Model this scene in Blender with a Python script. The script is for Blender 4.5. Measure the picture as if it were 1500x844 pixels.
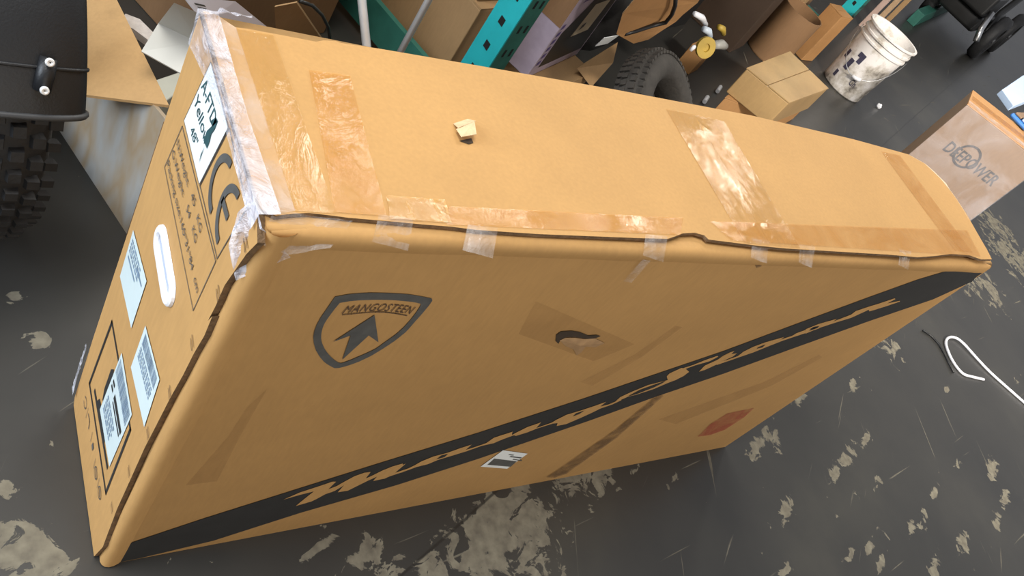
import bpy, bmesh, math, random
from mathutils import Vector, Matrix, noise, geometry
random.seed(7)
for o in list(bpy.data.objects): bpy.data.objects.remove(o)
SC = bpy.context.scene
COL = SC.collection
PI = math.pi

# ------------------------------------------------------------------ camera, world, lights, exposure
cd = bpy.data.cameras.new('camera'); cam = bpy.data.objects.new('camera', cd); COL.objects.link(cam)
cd.sensor_width = 36; cd.lens = 36*1207.37/1500; cd.clip_start = .02
r0 = Vector((.784864138, -.362142490, .502833075)); r1 = Vector((.000255168, -.811266818, -.584676051)); r2 = Vector((.619667830, .459019572, -.636641825))
M = Matrix.Identity(4)
for i in range(3):
    M[i][0] = r0[i]; M[i][1] = -r1[i]; M[i][2] = -r2[i]
M.translation = Vector((-.30180591, -.48448828, 1.43571359))
cam.matrix_world = M; SC.camera = cam

w = bpy.data.worlds.new('world'); SC.world = w; w.use_nodes = True
bg = w.node_tree.nodes['Background']; bg.inputs[0].default_value = (.92, .94, 1, 1); bg.inputs[1].default_value = .30

def area(name, loc, target, sx, sy, power, col):
    l = bpy.data.lights.new(name, 'AREA'); l.shape = 'RECTANGLE'; l.size = sx; l.size_y = sy; l.energy = power; l.color = col
    o = bpy.data.objects.new(name, l); COL.objects.link(o); o.location = loc
    o.rotation_euler = (Vector(target)-Vector(loc)).to_track_quat('-Z', 'Y').to_euler()
    return o
area('ceiling_or_fill_light', (5.2, 2.75, 3.3), (2.2, .6, 0), .35, 1.1, 30, (1, .94, .85))
area('ceiling_or_fill_light', (2.5, 2.6, 3.75), (.8, .2, .3), 1.6, .5, 56, (1, .94, .85))
area('roof_light', (-.8, .3, 4.4), (.3, .2, .5), 1.8, 1.8, 106, (1, .96, .90))
area('door_daylight', (-4.2, .9, 2.3), (0, .3, .5), 3.0, 2.8, 265, (.80, .89, 1))
area('front_fill', (1.2, -3.4, 1.0), (1.2, 2, .7), 4.2, 1.8, 41, (1, .90, .76))  # unseen fill area added behind the camera to brighten the carton's front face
area('ceiling_or_fill_light', (2.2, -2.4, 3.3), (4.7, 1.8, .4), 1.2, .5, 62, (1, .93, .84)).data.spread = math.radians(80)  # added narrow-spread fill, brightens the bucket and cartons at the right
SC.view_settings.view_transform = 'Standard'; SC.view_settings.look = 'None'
SC.view_settings.gamma = 1; SC.view_settings.use_curve_mapping = False
SC.view_settings.exposure = .35

# ------------------------------------------------------------------ materials
def nt(name):
    m = bpy.data.materials.new(name); m.use_nodes = True
    t = m.node_tree; b = t.nodes['Principled BSDF']
    return m, t, b
def N(t, typ, **kw):
    n = t.nodes.new(typ)
    for k, v in kw.items():
        if k.startswith('i_'):
            key = k[2:]; key = int(key) if key.isdigit() else key.replace('_', ' ')
            n.inputs[key].default_value = v
        else: setattr(n, k, v)
    return n
def ramp(t, src, stops):
    r = N(t, 'ShaderNodeValToRGB'); e = r.color_ramp.elements
    while len(e) < len(stops): e.new(.5)
    for k, (p, c) in enumerate(stops):
        e[k].position = p; e[k].color = c if len(c) == 4 else (*c, 1)
    t.links.new(src, r.inputs[0]); return r
def sc(c, k): return tuple(min(1, x*k) for x in c)
def mat(name, c, rough=.7, var=.12, scale=6, metal=0, bump=0, bscale=60, alpha=1, spec=.5, coat=0, stretch=None, detail=5):
    m, t, b = nt(name)
    tc = N(t, 'ShaderNodeTexCoord'); src = tc.outputs['Object']
    if stretch:
        mp = N(t, 'ShaderNodeMapping'); mp.inputs['Scale'].default_value = stretch; t.links.new(src, mp.inputs[0]); src = mp.outputs[0]
    n = N(t, 'ShaderNodeTexNoise', i_Scale=scale, i_Detail=detail, i_Roughness=.6); t.links.new(src, n.inputs['Vector'])
    r = ramp(t, n.outputs[0], [(.3, sc(c, 1-var)), (.7, sc(c, 1+var))])
    t.links.new(r.outputs[0], b.inputs['Base Color'])
    b.inputs['Roughness'].default_value = rough; b.inputs['Metallic'].default_value = metal
    b.inputs['Specular IOR Level'].default_value = spec; b.inputs['Alpha'].default_value = alpha
    b.inputs['Coat Weight'].default_value = coat; b.inputs['Coat Roughness'].default_value = .12
    if bump:
        n2 = N(t, 'ShaderNodeTexNoise', i_Scale=bscale, i_Detail=4); t.links.new(src, n2.inputs['Vector'])
        bp = N(t, 'ShaderNodeBump', i_Strength=bump, i_Distance=.01); t.links.new(n2.outputs[0], bp.inputs['Height']); t.links.new(bp.outputs[0], b.inputs['Normal'])
    return m
def cardboard(name, c, var=.10, rough=.72, flute=(0, 0, 1), fs=.10, stains=.0):
    m, t, b = nt(name)
    tc = N(t, 'ShaderNodeTexCoord')
    n = N(t, 'ShaderNodeTexNoise', i_Scale=3.5, i_Detail=7, i_Roughness=.65); t.links.new(tc.outputs['Object'], n.inputs['Vector'])
    r = ramp(t, n.outputs[0], [(.28, sc(c, 1-var)), (.72, sc(c, 1+var))])
    f = N(t, 'ShaderNodeTexNoise', i_Scale=160, i_Detail=3); mp = N(t, 'ShaderNodeMapping'); mp.inputs['Scale'].default_value = (1, 1, .18)
    t.links.new(tc.outputs['Object'], mp.inputs[0]); t.links.new(mp.outputs[0], f.inputs['Vector'])
    fr = ramp(t, f.outputs[0], [(.3, (.95, .95, .95)), (.7, (1.03, 1.03, 1.03))])
    mx = N(t, 'ShaderNodeMix', data_type='RGBA', blend_type='MULTIPLY'); mx.inputs[0].default_value = 1
    t.links.new(r.outputs[0], mx.inputs[6]); t.links.new(fr.outputs[0], mx.inputs[7])
    out = mx.outputs[2]
    if stains:
        s = N(t, 'ShaderNodeTexNoise', i_Scale=2.2, i_Detail=9, i_Roughness=.7); mp2 = N(t, 'ShaderNodeMapping'); mp2.inputs['Location'].default_value = (3, 1, 5)
        t.links.new(tc.outputs['Object'], mp2.inputs[0]); t.links.new(mp2.outputs[0], s.inputs['Vector'])
        sr = ramp(t, s.outputs[0], [(.56, (1, 1, 1)), (.75, (1-stains,)*3)])
        m2 = N(t, 'ShaderNodeMix', data_type='RGBA', blend_type='MULTIPLY'); m2.inputs[0].default_value = 1
        t.links.new(out, m2.inputs[6]); t.links.new(sr.outputs[0], m2.inputs[7]); out = m2.outputs[2]
    t.links.new(out, b.inputs['Base Color'])
    b.inputs['Roughness'].default_value = rough; b.inputs['Specular IOR Level'].default_value = .3
    wv = N(t, 'ShaderNodeTexNoise', i_Scale=9, i_Detail=4); t.links.new(tc.outputs['Object'], wv.inputs['Vector'])
    ad = N(t, 'ShaderNodeMath', operation='MULTIPLY_ADD'); t.links.new(f.outputs[0], ad.inputs[0]); ad.inputs[1].default_value = .05; t.links.new(wv.outputs[0], ad.inputs[2])
    bp = N(t, 'ShaderNodeBump', i_Strength=.16, i_Distance=.012); t.links.new(ad.outputs[0], bp.inputs['Height']); t.links.new(bp.outputs[0], b.inputs['Normal'])
    return m
def film(name, c, amount, rough=.12, scale=22, stretch=(1, 1, 1), lo=.42, hi=.62, bump=.6):
    """clear plastic: see-through with crinkled milky glossy folds"""
    m, t, b = nt(name)
    b.inputs['Base Color'].default_value = (*c, 1); b.inputs['Roughness'].default_value = rough; b.inputs['Specular IOR Level'].default_value = .6
    tc = N(t, 'ShaderNodeTexCoord'); mp = N(t, 'ShaderNodeMapping'); mp.inputs['Scale'].default_value = stretch; t.links.new(tc.outputs['Object'], mp.inputs[0])
    n = N(t, 'ShaderNodeTexNoise', i_Scale=scale, i_Detail=6, i_Roughness=.62, i_Distortion=.8); t.links.new(mp.outputs[0], n.inputs['Vector'])
    r = ramp(t, n.outputs[0], [(lo, (amount*.25,)*3), (hi, (amount,)*3)]); t.links.new(r.outputs[0], b.inputs['Alpha'])
    bp = N(t, 'ShaderNodeBump', i_Strength=bump, i_Distance=.02); t.links.new(n.outputs[0], bp.inputs['Height']); t.links.new(bp.outputs[0], b.inputs['Normal'])
    return m

KR = (.50, .285, .103)
m_kraft = cardboard('kraft_board', KR, .08)
m_kraft_lid = cardboard('kraft_board_lid', KR, .08, fs=.1)
m_edge = mat('corrugated_board_edge', (.16, .095, .045), .9, .35, 90, bump=.6, bscale=140)
m_ink = mat('black_print', (.022, .021, .020), .6, .15, 20)
m_ink_grey = mat('grey_print', (.085, .085, .080), .6, .2, 40)
m_ink_brown = mat('brown_print', (.10, .055, .03), .7, .2, 40)
m_ink_tan = cardboard('unprinted_kraft', sc(KR, .97), .08)
m_paper = mat('white_paper', (.80, .83, .82), .5, .04, 8)
m_paper_blue = mat('pale_label_paper', (.62, .72, .72), .45, .05, 8)
m_ink_blue = mat('faded_blue_print', (.20, .28, .38), .6, .3, 120)
m_pen = mat('pen_ink', (.03, .09, .10), .5, .3, 40)
m_tape = film('brown_packing_tape', (.60, .27, .045), .50, .10, 14, (1, 1, 1), .3, .7, .25)
m_tape_shine = film('clear_packing_tape', (.60, .335, .10), .62, .08, 20, (1.2, .5, 1), .3, .7, .22)
m_film = film('clear_film', (.82, .82, .90), .68, .14, 16, (1, 1, 1), .38, .62, .9)
m_film_thin = film('thin_clear_film', (.85, .82, .80), .30, .10, 22, (1, 1, 1), .42, .68, .8)
m_dirt = film('dark_scuff', (.10, .055, .025), .55, .8, 30, (1, 1, 1), .35, .6, .05)
m_smudge = film('red_smudge', (.36, .05, .03), .55, .8, 18, (1, 1, 1), .25, .6, .05)
m_oldtape = film('flat_old_tape', (.24, .12, .045), .13, .35, 9, (1, 1, 1), .2, .6, .1)
m_torn = mat('torn_paper', (.62, .45, .26), .9, .15, 60, bump=.4)
m_torn_dark = mat('torn_hole_dark', (.045, .028, .015), .9, .2, 30)
m_plastic_white = mat('white_plastic', (.86, .86, .88), .35, .03, 5)
m_plastic_shade = mat('shaded_white_plastic', (.36, .42, .58), .35, .05, 5)  # white plastic with the handle recess's bluish shade put into the colour
m_rubber = mat('black_rubber', (.018, .018, .019), .62, .25, 30, bump=.15, bscale=80)
m_rubber_dusty = mat('dusty_rubber', (.045, .040, .034), .85, .3, 20, bump=.3, bscale=60)
m_fender = mat('black_plastic', (.010, .011, .013), .45, .25, 4, bump=.08, bscale=300)
m_steel = mat('steel', (.62, .62, .62), .28, .1, 10, metal=1)
m_chrome = mat('zinc_tube', (.85, .85, .84), .28, .08, 18, metal=.35, stretch=(1, 1, .2))
m_teal = mat('teal_rack_paint', (.02, .46, .50), .45, .10, 9, bump=.05)
m_teal_shade = mat('shaded_teal_rack_paint', (.03, .15, .115), .5, .2, 12, bump=.05)  # same teal paint, darkened in colour for the parts in shade
m_hole = mat('slot_dark', (.008, .008, .008), .9, .1)
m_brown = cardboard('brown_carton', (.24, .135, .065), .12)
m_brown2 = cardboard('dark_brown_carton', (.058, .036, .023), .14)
m_tan2 = cardboard('tan_carton', (.40, .25, .12), .12, stains=.2)
m_tan3 = cardboard('orange_carton', (.42, .22, .085), .12, stains=.25)
m_wrapbox = cardboard('pinkish_carton', (.25, .165, .105), .06)
m_board_reflect, t_, b_ = nt('white_board_painted_reflection')
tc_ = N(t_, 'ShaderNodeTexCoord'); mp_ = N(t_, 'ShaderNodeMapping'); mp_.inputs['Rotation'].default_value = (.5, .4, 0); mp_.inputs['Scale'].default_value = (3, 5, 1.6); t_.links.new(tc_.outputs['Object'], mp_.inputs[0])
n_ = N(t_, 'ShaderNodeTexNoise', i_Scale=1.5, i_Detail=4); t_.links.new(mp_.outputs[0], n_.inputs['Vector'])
r_ = ramp(t_, n_.outputs[0], [(.36, (.27, .27, .27)), (.48, (.40, .39, .36)), (.58, (.36, .27, .17)), (.70, (.44, .43, .40))]); t_.links.new(r_.outputs[0], b_.inputs['Base Color']); b_.inputs['Roughness'].default_value = .32  # brown smears in this ramp are the big carton's reflection, painted in
m_sheet = mat('grey_white_board', (.60, .60, .55), .5, .05, 6)
m_lav = mat('lavender_board', (.78, .77, .87), .5, .08, 6)
m_purple = mat('lilac_printed_carton', (.40, .33, .40), .5, .12, 14)
m_violet = mat('violet_print', (.10, .07, .22), .5, .2, 20)
m_bag = mat('black_bag', (.018, .017, .016), .5, .3, 12, bump=.5, bscale=14)
m_bucket = None
m_wood = mat('pale_plank_wood', (.46, .31, .18), .7, .18, 8, stretch=(1, 6, 6))
m_pink = mat('pinkish_plank', (.50, .36, .30), .7, .12, 8)
m_black = mat('black_metal', (.015, .015, .015), .4, .2, 10)
m_gold = mat('yellow_plastic', (.42, .28, .04), .5, .2, 12)
m_skyblue = mat('pale_blue_board', (.52, .66, .86), .5, .03, 6)
m_blue = mat('blue_plastic', (.05, .19, .55), .3, .1, 8)
m_strap = mat('white_strap', (.80, .80, .84), .4, .04, 10)
m_wall = mat('grey_wall', (.14, .125, .11), .9, .15, 2)

# ------------------------------------------------------------------ mesh helpers
class MB:
    def __init__(s): s.v = []; s.f = []; s.mi = []
    def add(s, vs, fs, mi=0):
        o = len(s.v); s.v += [tuple(p) for p in vs]; s.f += [tuple(i+o for i in f) for f in fs]; s.mi += [mi]*len(fs)
    def hexa(s, b, t, mi=0):             # 4 bottom ccw, 4 top ccw
        s.add(list(b)+list(t), [(3, 2, 1, 0), (4, 5, 6, 7), (0, 1, 5, 4), (1, 2, 6, 5), (2, 3, 7, 6), (3, 0, 4, 7)], mi)
    def box(s, x0, x1, y0, y1, z0, z1, mi=0):
        s.hexa([(x0, y0, z0), (x1, y0, z0), (x1, y1, z0), (x0, y1, z0)], [(x0, y0, z1), (x1, y0, z1), (x1, y1, z1), (x0, y1, z1)], mi)
    def prism(s, poly, off, mi=0, side=None):     # poly: 3D planar loop, extruded by off
        off = Vector(off); n = len(poly); a = [Vector(p) for p in poly]; b = [p+off for p in a]
        tris = geometry.tessellate_polygon([a])
        vs = a+b; o = len(s.v); s.v += [tuple(p) for p in vs]
        for t in tris:
            s.f.append(tuple(o+i for i in t)); s.mi.append(mi)
            s.f.append(tuple(o+n+i for i in reversed(t))); s.mi.append(mi)
        for i in range(n):
            j = (i+1) % n; s.f.append((o+i, o+j, o+n+j, o+n+i)); s.mi.append(mi if side is None else side)
    def tube(s, pts, r, seg=10, mi=0, cap=True, closed=False):
        pts = [Vector(p) for p in pts]; n = len(pts); o = len(s.v); up = None
        for i, p in enumerate(pts):
            if closed: d = pts[(i+1) % n]-pts[i-1]
            else: d = pts[min(i+1, n-1)]-pts[max(i-1, 0)]
            d.normalize()
            if up is None: up = d.orthogonal().normalized()
            up = (up-d*up.dot(d)).normalized(); sd = d.cross(up)
            rr = r[i] if isinstance(r, (list, tuple)) else r
            for k in range(seg):
                a = 2*PI*k/seg; s.v.append(tuple(p+up*math.cos(a)*rr+sd*math.sin(a)*rr))
        m = n if closed else n-1
        for i in range(m):
            for k in range(seg):
                k2 = (k+1) % seg; a = o+i*seg; b = o+((i+1) % n)*seg
                s.f.append((a+k, a+k2, b+k2, b+k)); s.mi.append(mi)
        if cap and not closed:
            s.f.append(tuple(o+k for k in reversed(range(seg)))); s.mi.append(mi)
            s.f.append(tuple(o+(n-1)*seg+k for k in range(seg))); s.mi.append(mi)
    def lathe(s, prof, seg=32, mi=0, org=(0, 0, 0), ax=(0, 0, 1)):
        ax = Vector(ax).normalized(); e1 = ax.orthogonal().normalized(); e2 = ax.cross(e1); org = Vector(org); o = len(s.v)
        for r, z in prof:
            for k in range(seg):
                a = 2*PI*k/seg; s.v.append(tuple(org+ax*z+(e1*math.cos(a)+e2*math.sin(a))*r))
        for i in range(len(prof)-1):
            for k in range(seg):
                k2 = (k+1) % seg; s.f.append((o+i*seg+k, o+i*seg+k2, o+(i+1)*seg+k2, o+(i+1)*seg+k)); s.mi.append(mi)
    def build(s, name, mats, parent=None, loc=None, smooth=False, bevel=0, seg=2, fix=True):
        me = bpy.data.meshes.new(name); me.from_pydata(s.v, [], s.f)
        if not isinstance(mats, (list, tuple)): mats = [mats]
        for m in mats: me.materials.append(m)
        for p, i in zip(me.polygons, s.mi): p.material_index = i; p.use_smooth = smooth
        if fix:
            bm = bmesh.new(); bm.from_mesh(me); bmesh.ops.recalc_face_normals(bm, faces=bm.faces); bm.to_mesh(me); bm.free()
        o = bpy.data.objects.new(name, me); COL.objects.link(o)
        if loc is not None: o.location = loc
        if parent is not None:
            o.parent = parent
        if bevel:
            b = o.modifiers.new('bevel', 'BEVEL'); b.width = bevel; b.segments = seg; b.limit_method = 'ANGLE'; b.angle_limit = .6
            for p in me.polygons: p.use_smooth = True
            o.modifiers.new('wn', 'WEIGHTED_NORMAL')
        return o
def tag(o, label, cat, group=None):
    o['label'] = label; o['category'] = cat
    if group: o['group'] = group
    return o
def thing(name, label, cat, loc=(0, 0, 0), rz=0, group=None):
    o = bpy.data.objects.new(name, None); o.empty_display_size = .05; COL.objects.link(o)
    o.location = loc; o.rotation_euler = (0, 0, rz); return tag(o, label, cat, group)
def struct(o): o['kind'] = 'structure'; return o
def world_child(o, parent):
    """keep world coordinates of a mesh built in world space under a placed, unrotated empty"""
    o.parent = parent; o.location = -Vector(parent.location); return o

# ------------------------------------------------------------------ floor and walls
def floor_mat():
    m, t, b = nt('chipped_grey_green_paint_on_concrete')
    tc = N(t, 'ShaderNodeTexCoord'); P = tc.outputs['Object']
    big = N(t, 'ShaderNodeTexNoise', i_Scale=1.6, i_Detail=6, i_Roughness=.6); t.links.new(P, big.inputs['Vector'])
    paint = ramp(t, big.outputs[0], [(.3, (.029, .0285, .027)), (.55, (.040, .0385, .0345)), (.75, (.057, .054, .045))])
    chipn = N(t, 'ShaderNodeTexNoise', i_Scale=14, i_Detail=10, i_Roughness=.66, i_Distortion=1.1); t.links.new(P, chipn.inputs['Vector'])
    chip2 = N(t, 'ShaderNodeTexNoise', i_Scale=4.2, i_Detail=6, i_Roughness=.6); t.links.new(P, chip2.inputs['Vector'])
    # worn places: (x, y, radius)
    round_ = [(*p, r) for p, r in zip([(0.7914,-0.0885),(0.8442,-0.1759),(0.6927,-0.1289),(0.4929,-0.1048),(0.5902,-0.1355),(1.0048,-0.0225),(-0.0949,0.0362),(-0.1165,0.1583),(-0.0845,0.5225),(3.9478,0.6429),(4.1413,0.5601),(4.8080,0.7997),(0.8414,-0.0421),(0.7026,-0.0639),(1.1081,-0.0176),(-0.0463,0.4314),(2.8315,0.2795),(4.9354,1.0068),(1.8198,0.0049)],
             (.115, .07, .06, .045, .05, .05, .06, .025, .025, .13, .12, .20, .06, .05, .05, .02, .07, .15, .04))]
    TH, SX, SY = .40, 1.9, .62
    def warp(p): return ((p[0]*math.cos(TH)+p[1]*math.sin(TH))/SX, (-p[0]*math.sin(TH)+p[1]*math.cos(TH))/SY)
    long_ = [(*warp(p), r) for p, r in zip([(2.4101,0.1255),(2.0831,0.1204),(2.1334,-0.1088),(2.2945,-0.0670),(2.2008,-0.2153),(2.4955,-0.2899),(1.7286,-0.2074),(2.3454,-0.3492),(2.2305,-0.3705),(2.9836,-0.2675),(2.9040,-0.3869),(2.7599,-0.4403),(2.7496,-0.2250),(2.4934,-0.4538),(1.8863,-0.3772),(1.9875,-0.3696),(2.2441,-0.4865),(1.9892,-0.4273),(3.0359,0.0565),(1.9023,0.0888),(2.0427,-0.1399),(1.7426,-0.0188),(3.6962,0.0398),(1.5833,-0.3526),(1.3572,-0.0562),(1.2279,-0.0174),(0.4569,-0.0795),(0.3694,-0.0413)],
             (.030, .026, .040, .030, .026, .022, .040, .032, .026, .040, .032, .028, .022, .034, .026, .022, .034, .026, .022, .022, .030, .035, .03, .02, .02, .02, .03, .02))]
    mpw = N(t, 'ShaderNodeMapping', vector_type='TEXTURE'); mpw.inputs['Rotation'].default_value = (0, 0, TH); mpw.inputs['Scale'].default_value = (SX, SY, 1); t.links.new(P, mpw.inputs[0])
    cur = None
    for src, L_ in ((P, round_), (mpw.outputs[0], long_)):
        for x, y, r in L_:
            d = N(t, 'ShaderNodeVectorMath', operation='DISTANCE'); t.links.new(src, d.inputs[0]); d.inputs[1].default_value = (x, y, 0)
            mr = N(t, 'ShaderNodeMapRange', i_1=0., i_2=r*1.9, i_3=1., i_4=0.); t.links.new(d.outputs['Value'], mr.inputs[0])
            if cur is None: cur = mr.outputs[0]
            else:
                mxx = N(t, 'ShaderNodeMath', operation='MAXIMUM'); t.links.new(cur, mxx.inputs[0]); t.links.new(mr.outputs[0], mxx.inputs[1]); cur = mxx.outputs[0]
    a = N(t, 'ShaderNodeMath', operation='MULTIPLY_ADD', i_1=.30); t.links.new(cur, a.inputs[0]); t.links.new(chipn.outputs[0], a.inputs[2])
    c2 = N(t, 'ShaderNodeMath', operation='MULTIPLY_ADD', i_1=.16); t.links.new(chip2.outputs[0], c2.inputs[0]); t.links.new(a.outputs[0], c2.inputs[2])
    mask = ramp(t, c2.outputs[0], [(.768, (0, 0, 0)), (.782, (1, 1, 1))])
    # scratches
    scm = None
    for ang, off in ((.62, 0), (.15, 3), (1.15, 7)):
        mp = N(t, 'ShaderNodeMapping', vector_type='TEXTURE'); mp.inputs['Rotation'].default_value = (0, 0, ang); mp.inputs['Location'].default_value = (off, off, 0); mp.inputs['Scale'].default_value = (.42, .016, 1)
        t.links.new(P, mp.inputs[0])
        n = N(t, 'ShaderNodeTexNoise', i_Scale=1.0, i_Detail=2, i_Roughness=.5); t.links.new(mp.outputs[0], n.inputs['Vector'])
        r = ramp(t, n.outputs[0], [(.715, (0, 0, 0)), (.76, (.65, .65, .65))])
        if scm is None: scm = r.outputs[0]
        else:
            mxx = N(t, 'ShaderNodeMath', operation='MAXIMUM'); t.links.new(scm, mxx.inputs[0]); t.links.new(r.outputs[0], mxx.inputs[1]); scm = mxx.outputs[0]
    mm = N(t, 'ShaderNodeMath', operation='MAXIMUM'); t.links.new(mask.outputs[0], mm.inputs[0]); t.links.new(scm, mm.inputs[1])
    fine = N(t, 'ShaderNodeTexNoise', i_Scale=40, i_Detail=6); t.links.new(P, fine.inputs['Vector'])
    conc = ramp(t, fine.outputs[0], [(.3, (.12, .105, .078)), (.7, (.22, .20, .145))])
    mx = N(t, 'ShaderNodeMix', data_type='RGBA'); t.links.new(mm.outputs[0], mx.inputs[0]); t.links.new(paint.outputs[0], mx.inputs[6]); t.links.new(conc.outputs[0], mx.inputs[7])
    # dark saw-cut joint running across the slab
    p0, p1 = Vector((0.5112,-0.1304)), Vector((0.8777,0.0353)); dd = (p1-p0).normalized(); nn = Vector((-dd.y, dd.x))
    dp = N(t, 'ShaderNodeVectorMath', operation='DOT_PRODUCT'); t.links.new(P, dp.inputs[0]); dp.inputs[1].default_value = (nn.x, nn.y, 0)
    wob = N(t, 'ShaderNodeMath', operation='MULTIPLY_ADD', i_1=.012); t.links.new(chip2.outputs[0], wob.inputs[0]); t.links.new(dp.outputs['Value'], wob.inputs[2])
    sb = N(t, 'ShaderNodeMath', operation='SUBTRACT', i_1=nn.dot(p0)+.006); t.links.new(wob.outputs[0], sb.inputs[0])
    ab = N(t, 'ShaderNodeMath', operation='ABSOLUTE'); t.links.new(sb.outputs[0], ab.inputs[0])
    jr = N(t, 'ShaderNodeMapRange', i_1=.0016, i_2=.004, i_3=.8, i_4=0.); t.links.new(ab.outputs[0], jr.inputs[0])
    mj = N(t, 'ShaderNodeMix', data_type='RGBA'); t.links.new(jr.outputs[0], mj.inputs[0]); t.links.new(mx.outputs[2], mj.inputs[6]); mj.inputs[7].default_value = (.02, .018, .015, 1)
    t.links.new(mj.outputs[2], b.inputs['Base Color'])
    rr = N(t, 'ShaderNodeMapRange', i_1=0., i_2=1., i_3=.36, i_4=.8); t.links.new(mm.outputs[0], rr.inputs[0]); t.links.new(rr.outputs[0], b.inputs['Roughness'])
    hh = N(t, 'ShaderNodeMath', operation='MULTIPLY_ADD', i_1=-.6); t.links.new(mm.outputs[0], hh.inputs[0]); t.links.new(chip2.outputs[0], hh.inputs[2])
    bp = N(t, 'ShaderNodeBump', i_Strength=.25, i_Distance=.004); t.links.new(hh.outputs[0], bp.inputs['Height']); t.links.new(bp.outputs[0], b.inputs['Normal'])
    return m
fb = MB(); fb.box(-6, 18, -3.5, 10, -.1, 0); struct(fb.build('floor', floor_mat()))
YAW = math.radians(21); RU = Vector((math.cos(YAW), math.sin(YAW), 0)); RV = Vector((-math.sin(YAW), math.cos(YAW), 0)); RO = Vector((1.09, 1.115, 0))
def rk(a, b, z=0): return RO+RU*a+RV*b+Vector((0, 0, z))
wb = MB(); wb.hexa([rk(-3.2, 1.45), rk(14, 1.45), rk(14, 1.6), rk(-3.2, 1.6)], [rk(-3.2, 1.45, 3.2), rk(14, 1.45, 3.2), rk(14, 1.6, 3.2), rk(-3.2, 1.6, 3.2)])
struct(wb.build('wall_back', m_wall))

# ------------------------------------------------------------------ the bicycle carton
CT = thing('bicycle_carton', 'huge long brown cardboard bicycle carton on the floor filling the foreground', 'carton', (.8, .155, 0))
def cpart(mb, name, mats, **k): return world_child(mb.build(name, mats, **k), CT)
def sub_of(o, parent): o.parent = parent; return o
ZL, ZB = .864, .8578
LE = -.0085
FBL, FBR, BBL, BBR = (0, 0, 0), (1.606, 0, 0), (0, .300, 0), (1.60, .312, 0)
FTL, FTR, BTL, BTR = (0, 0, ZB), (1.640, 0, ZB-.010), (0, .308, ZB), (1.622, .318, ZB)
bm = bmesh.new()
vs = [bm.verts.new(p) for p in (FBL, FBR, BBR, BBL, FTL, FTR, BTR, BTL)]
for f in ((3, 2, 1, 0), (4, 5, 6, 7), (0, 1, 5, 4), (1, 2, 6, 5), (2, 3, 7, 6), (3, 0, 4, 7)): bm.faces.new([vs[i] for i in f])
bm.edges.ensure_lookup_table()
def eb(a, b): return [e for e in bm.edges if set(v.index for v in e.verts) == {a, b}]
bm.verts.index_update()
big = eb(4, 5)+eb(0, 4); small = [e for e in bm.edges if e not in big]
bmesh.ops.bevel(bm, geom=big, offset=.010, segments=3, profile=.5, affect='EDGES')
me = bpy.data.meshes.new('carton_body'); bm.to_mesh(me); bm.free(); me.materials.append(m_kraft)
for p in me.polygons: p.use_smooth = True
body = bpy.data.objects.new('carton_body', me); COL.objects.link(body); world_child(body, CT)
wn = body.modifiers.new('wn', 'WEIGHTED_NORMAL')

# lid: the top flap, its ragged front edge standing off the fold below
front_edge = [(0.0076,0.0125),(0.0264,0.0164),(0.0424,0.0184),(0.0623,0.0172),(0.0842,0.0152),(0.1110,0.0143),(0.1389,0.0134),(0.1720,0.0118),(0.2070,0.0110),(0.2429,0.0082),(0.2865,0.0076),(0.3327,0.0070),(0.3882,0.0077),(0.4478,0.0085),(0.5119,0.0094),(0.5644,0.0107),(0.5853,0.0166),(0.6038,0.0224),(0.6325,0.0252),(0.6508,0.0211),(0.6546,0.0138),(0.7030,0.0109),(0.7669,0.0071),(0.8361,0.0045),(0.9323,0.0039),(1.0376,0.0032),(1.1536,0.0025),(1.2658,-0.0004),(1.3421,0.0052),(1.4259,0.0130),(1.5024,0.0119),(1.5444,0.0024),(1.6008,0.0039)]
right_edge = [(1.6156,0.0304),(1.6344,0.0769),(1.6609,0.1377),(1.6726,0.1896),(1.6727,0.2420),(1.6510,0.2864),(1.5964,0.3093)]
back_edge = [(1.3711,0.3222),(1.0130,0.3288),(0.6445,0.3199),(0.3700,0.3086),(0.2174,0.3017),(0.1591,0.2973),(0.1524,0.2992),(0.1352,0.2956),(0.1240,0.2901),(0.0707,0.2894),(0.0401,0.2888),(0.0266,0.2871),(0.0169,0.2957),(0.0091,0.3025)]
lid_loop = front_edge+right_edge+back_edge+[(-.006, .305), (-.006, .020)]
lb = MB(); lb.prism([(x, y, ZL-.0055) for x, y in lid_loop], (0, 0, .0055), 0, 1)
lid = cpart(lb, 'lid_flap', [m_kraft_lid, m_edge])
# folded edges that swell past the lid and the end panel
def swell(prof_fn, n, name):
    mb = MB(); rows = [prof_fn(i/n) for i in range(n+1)]; k = len(rows[0])
    mb.add([p for r in rows for p in r], [(i*k+j, i*k+j+1, (i+1)*k+j+1, (i+1)*k+j) for i in range(n) for j in range(k-1)])
    return cpart(mb, name, m_kraft, smooth=True)
def top_fold(t):
    x = .004+t*1.628; w_ = .0012*noise.noise(Vector((x*9, 2, 0))); sag = -.009*t; k_ = min(1, .15+t*22, .15+(1-t)*22)
    return [(x, (y if y > 0 else y*k_)-w_*(.5 if y > 0 else 1), z+sag-(1-k_)*.004) for y, z in ((.016, .8583), (.006, .8582), (.0005, .8565), (-.003, .8525), (-.0045, .847), (-.0042, .841), (-.002, .834), (.001, .827))]
def side_fold(t):
    z = .004+t*.85; w_ = .0012*noise.noise(Vector((z*9, 5, 0))); 
    return [(x, y-w_*(.5 if y > 0 else 1), z) for x, y in ((-.0004, .014), (-.0012, .006), (.001, .0), (.005, -.004), (.011, -.006), (.018, -.0055), (.025, -.003), (.032, .001))]
swell(top_fold, 60, 'folded_top_edge'); swell(side_fold, 40, 'folded_side_edge')
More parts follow.
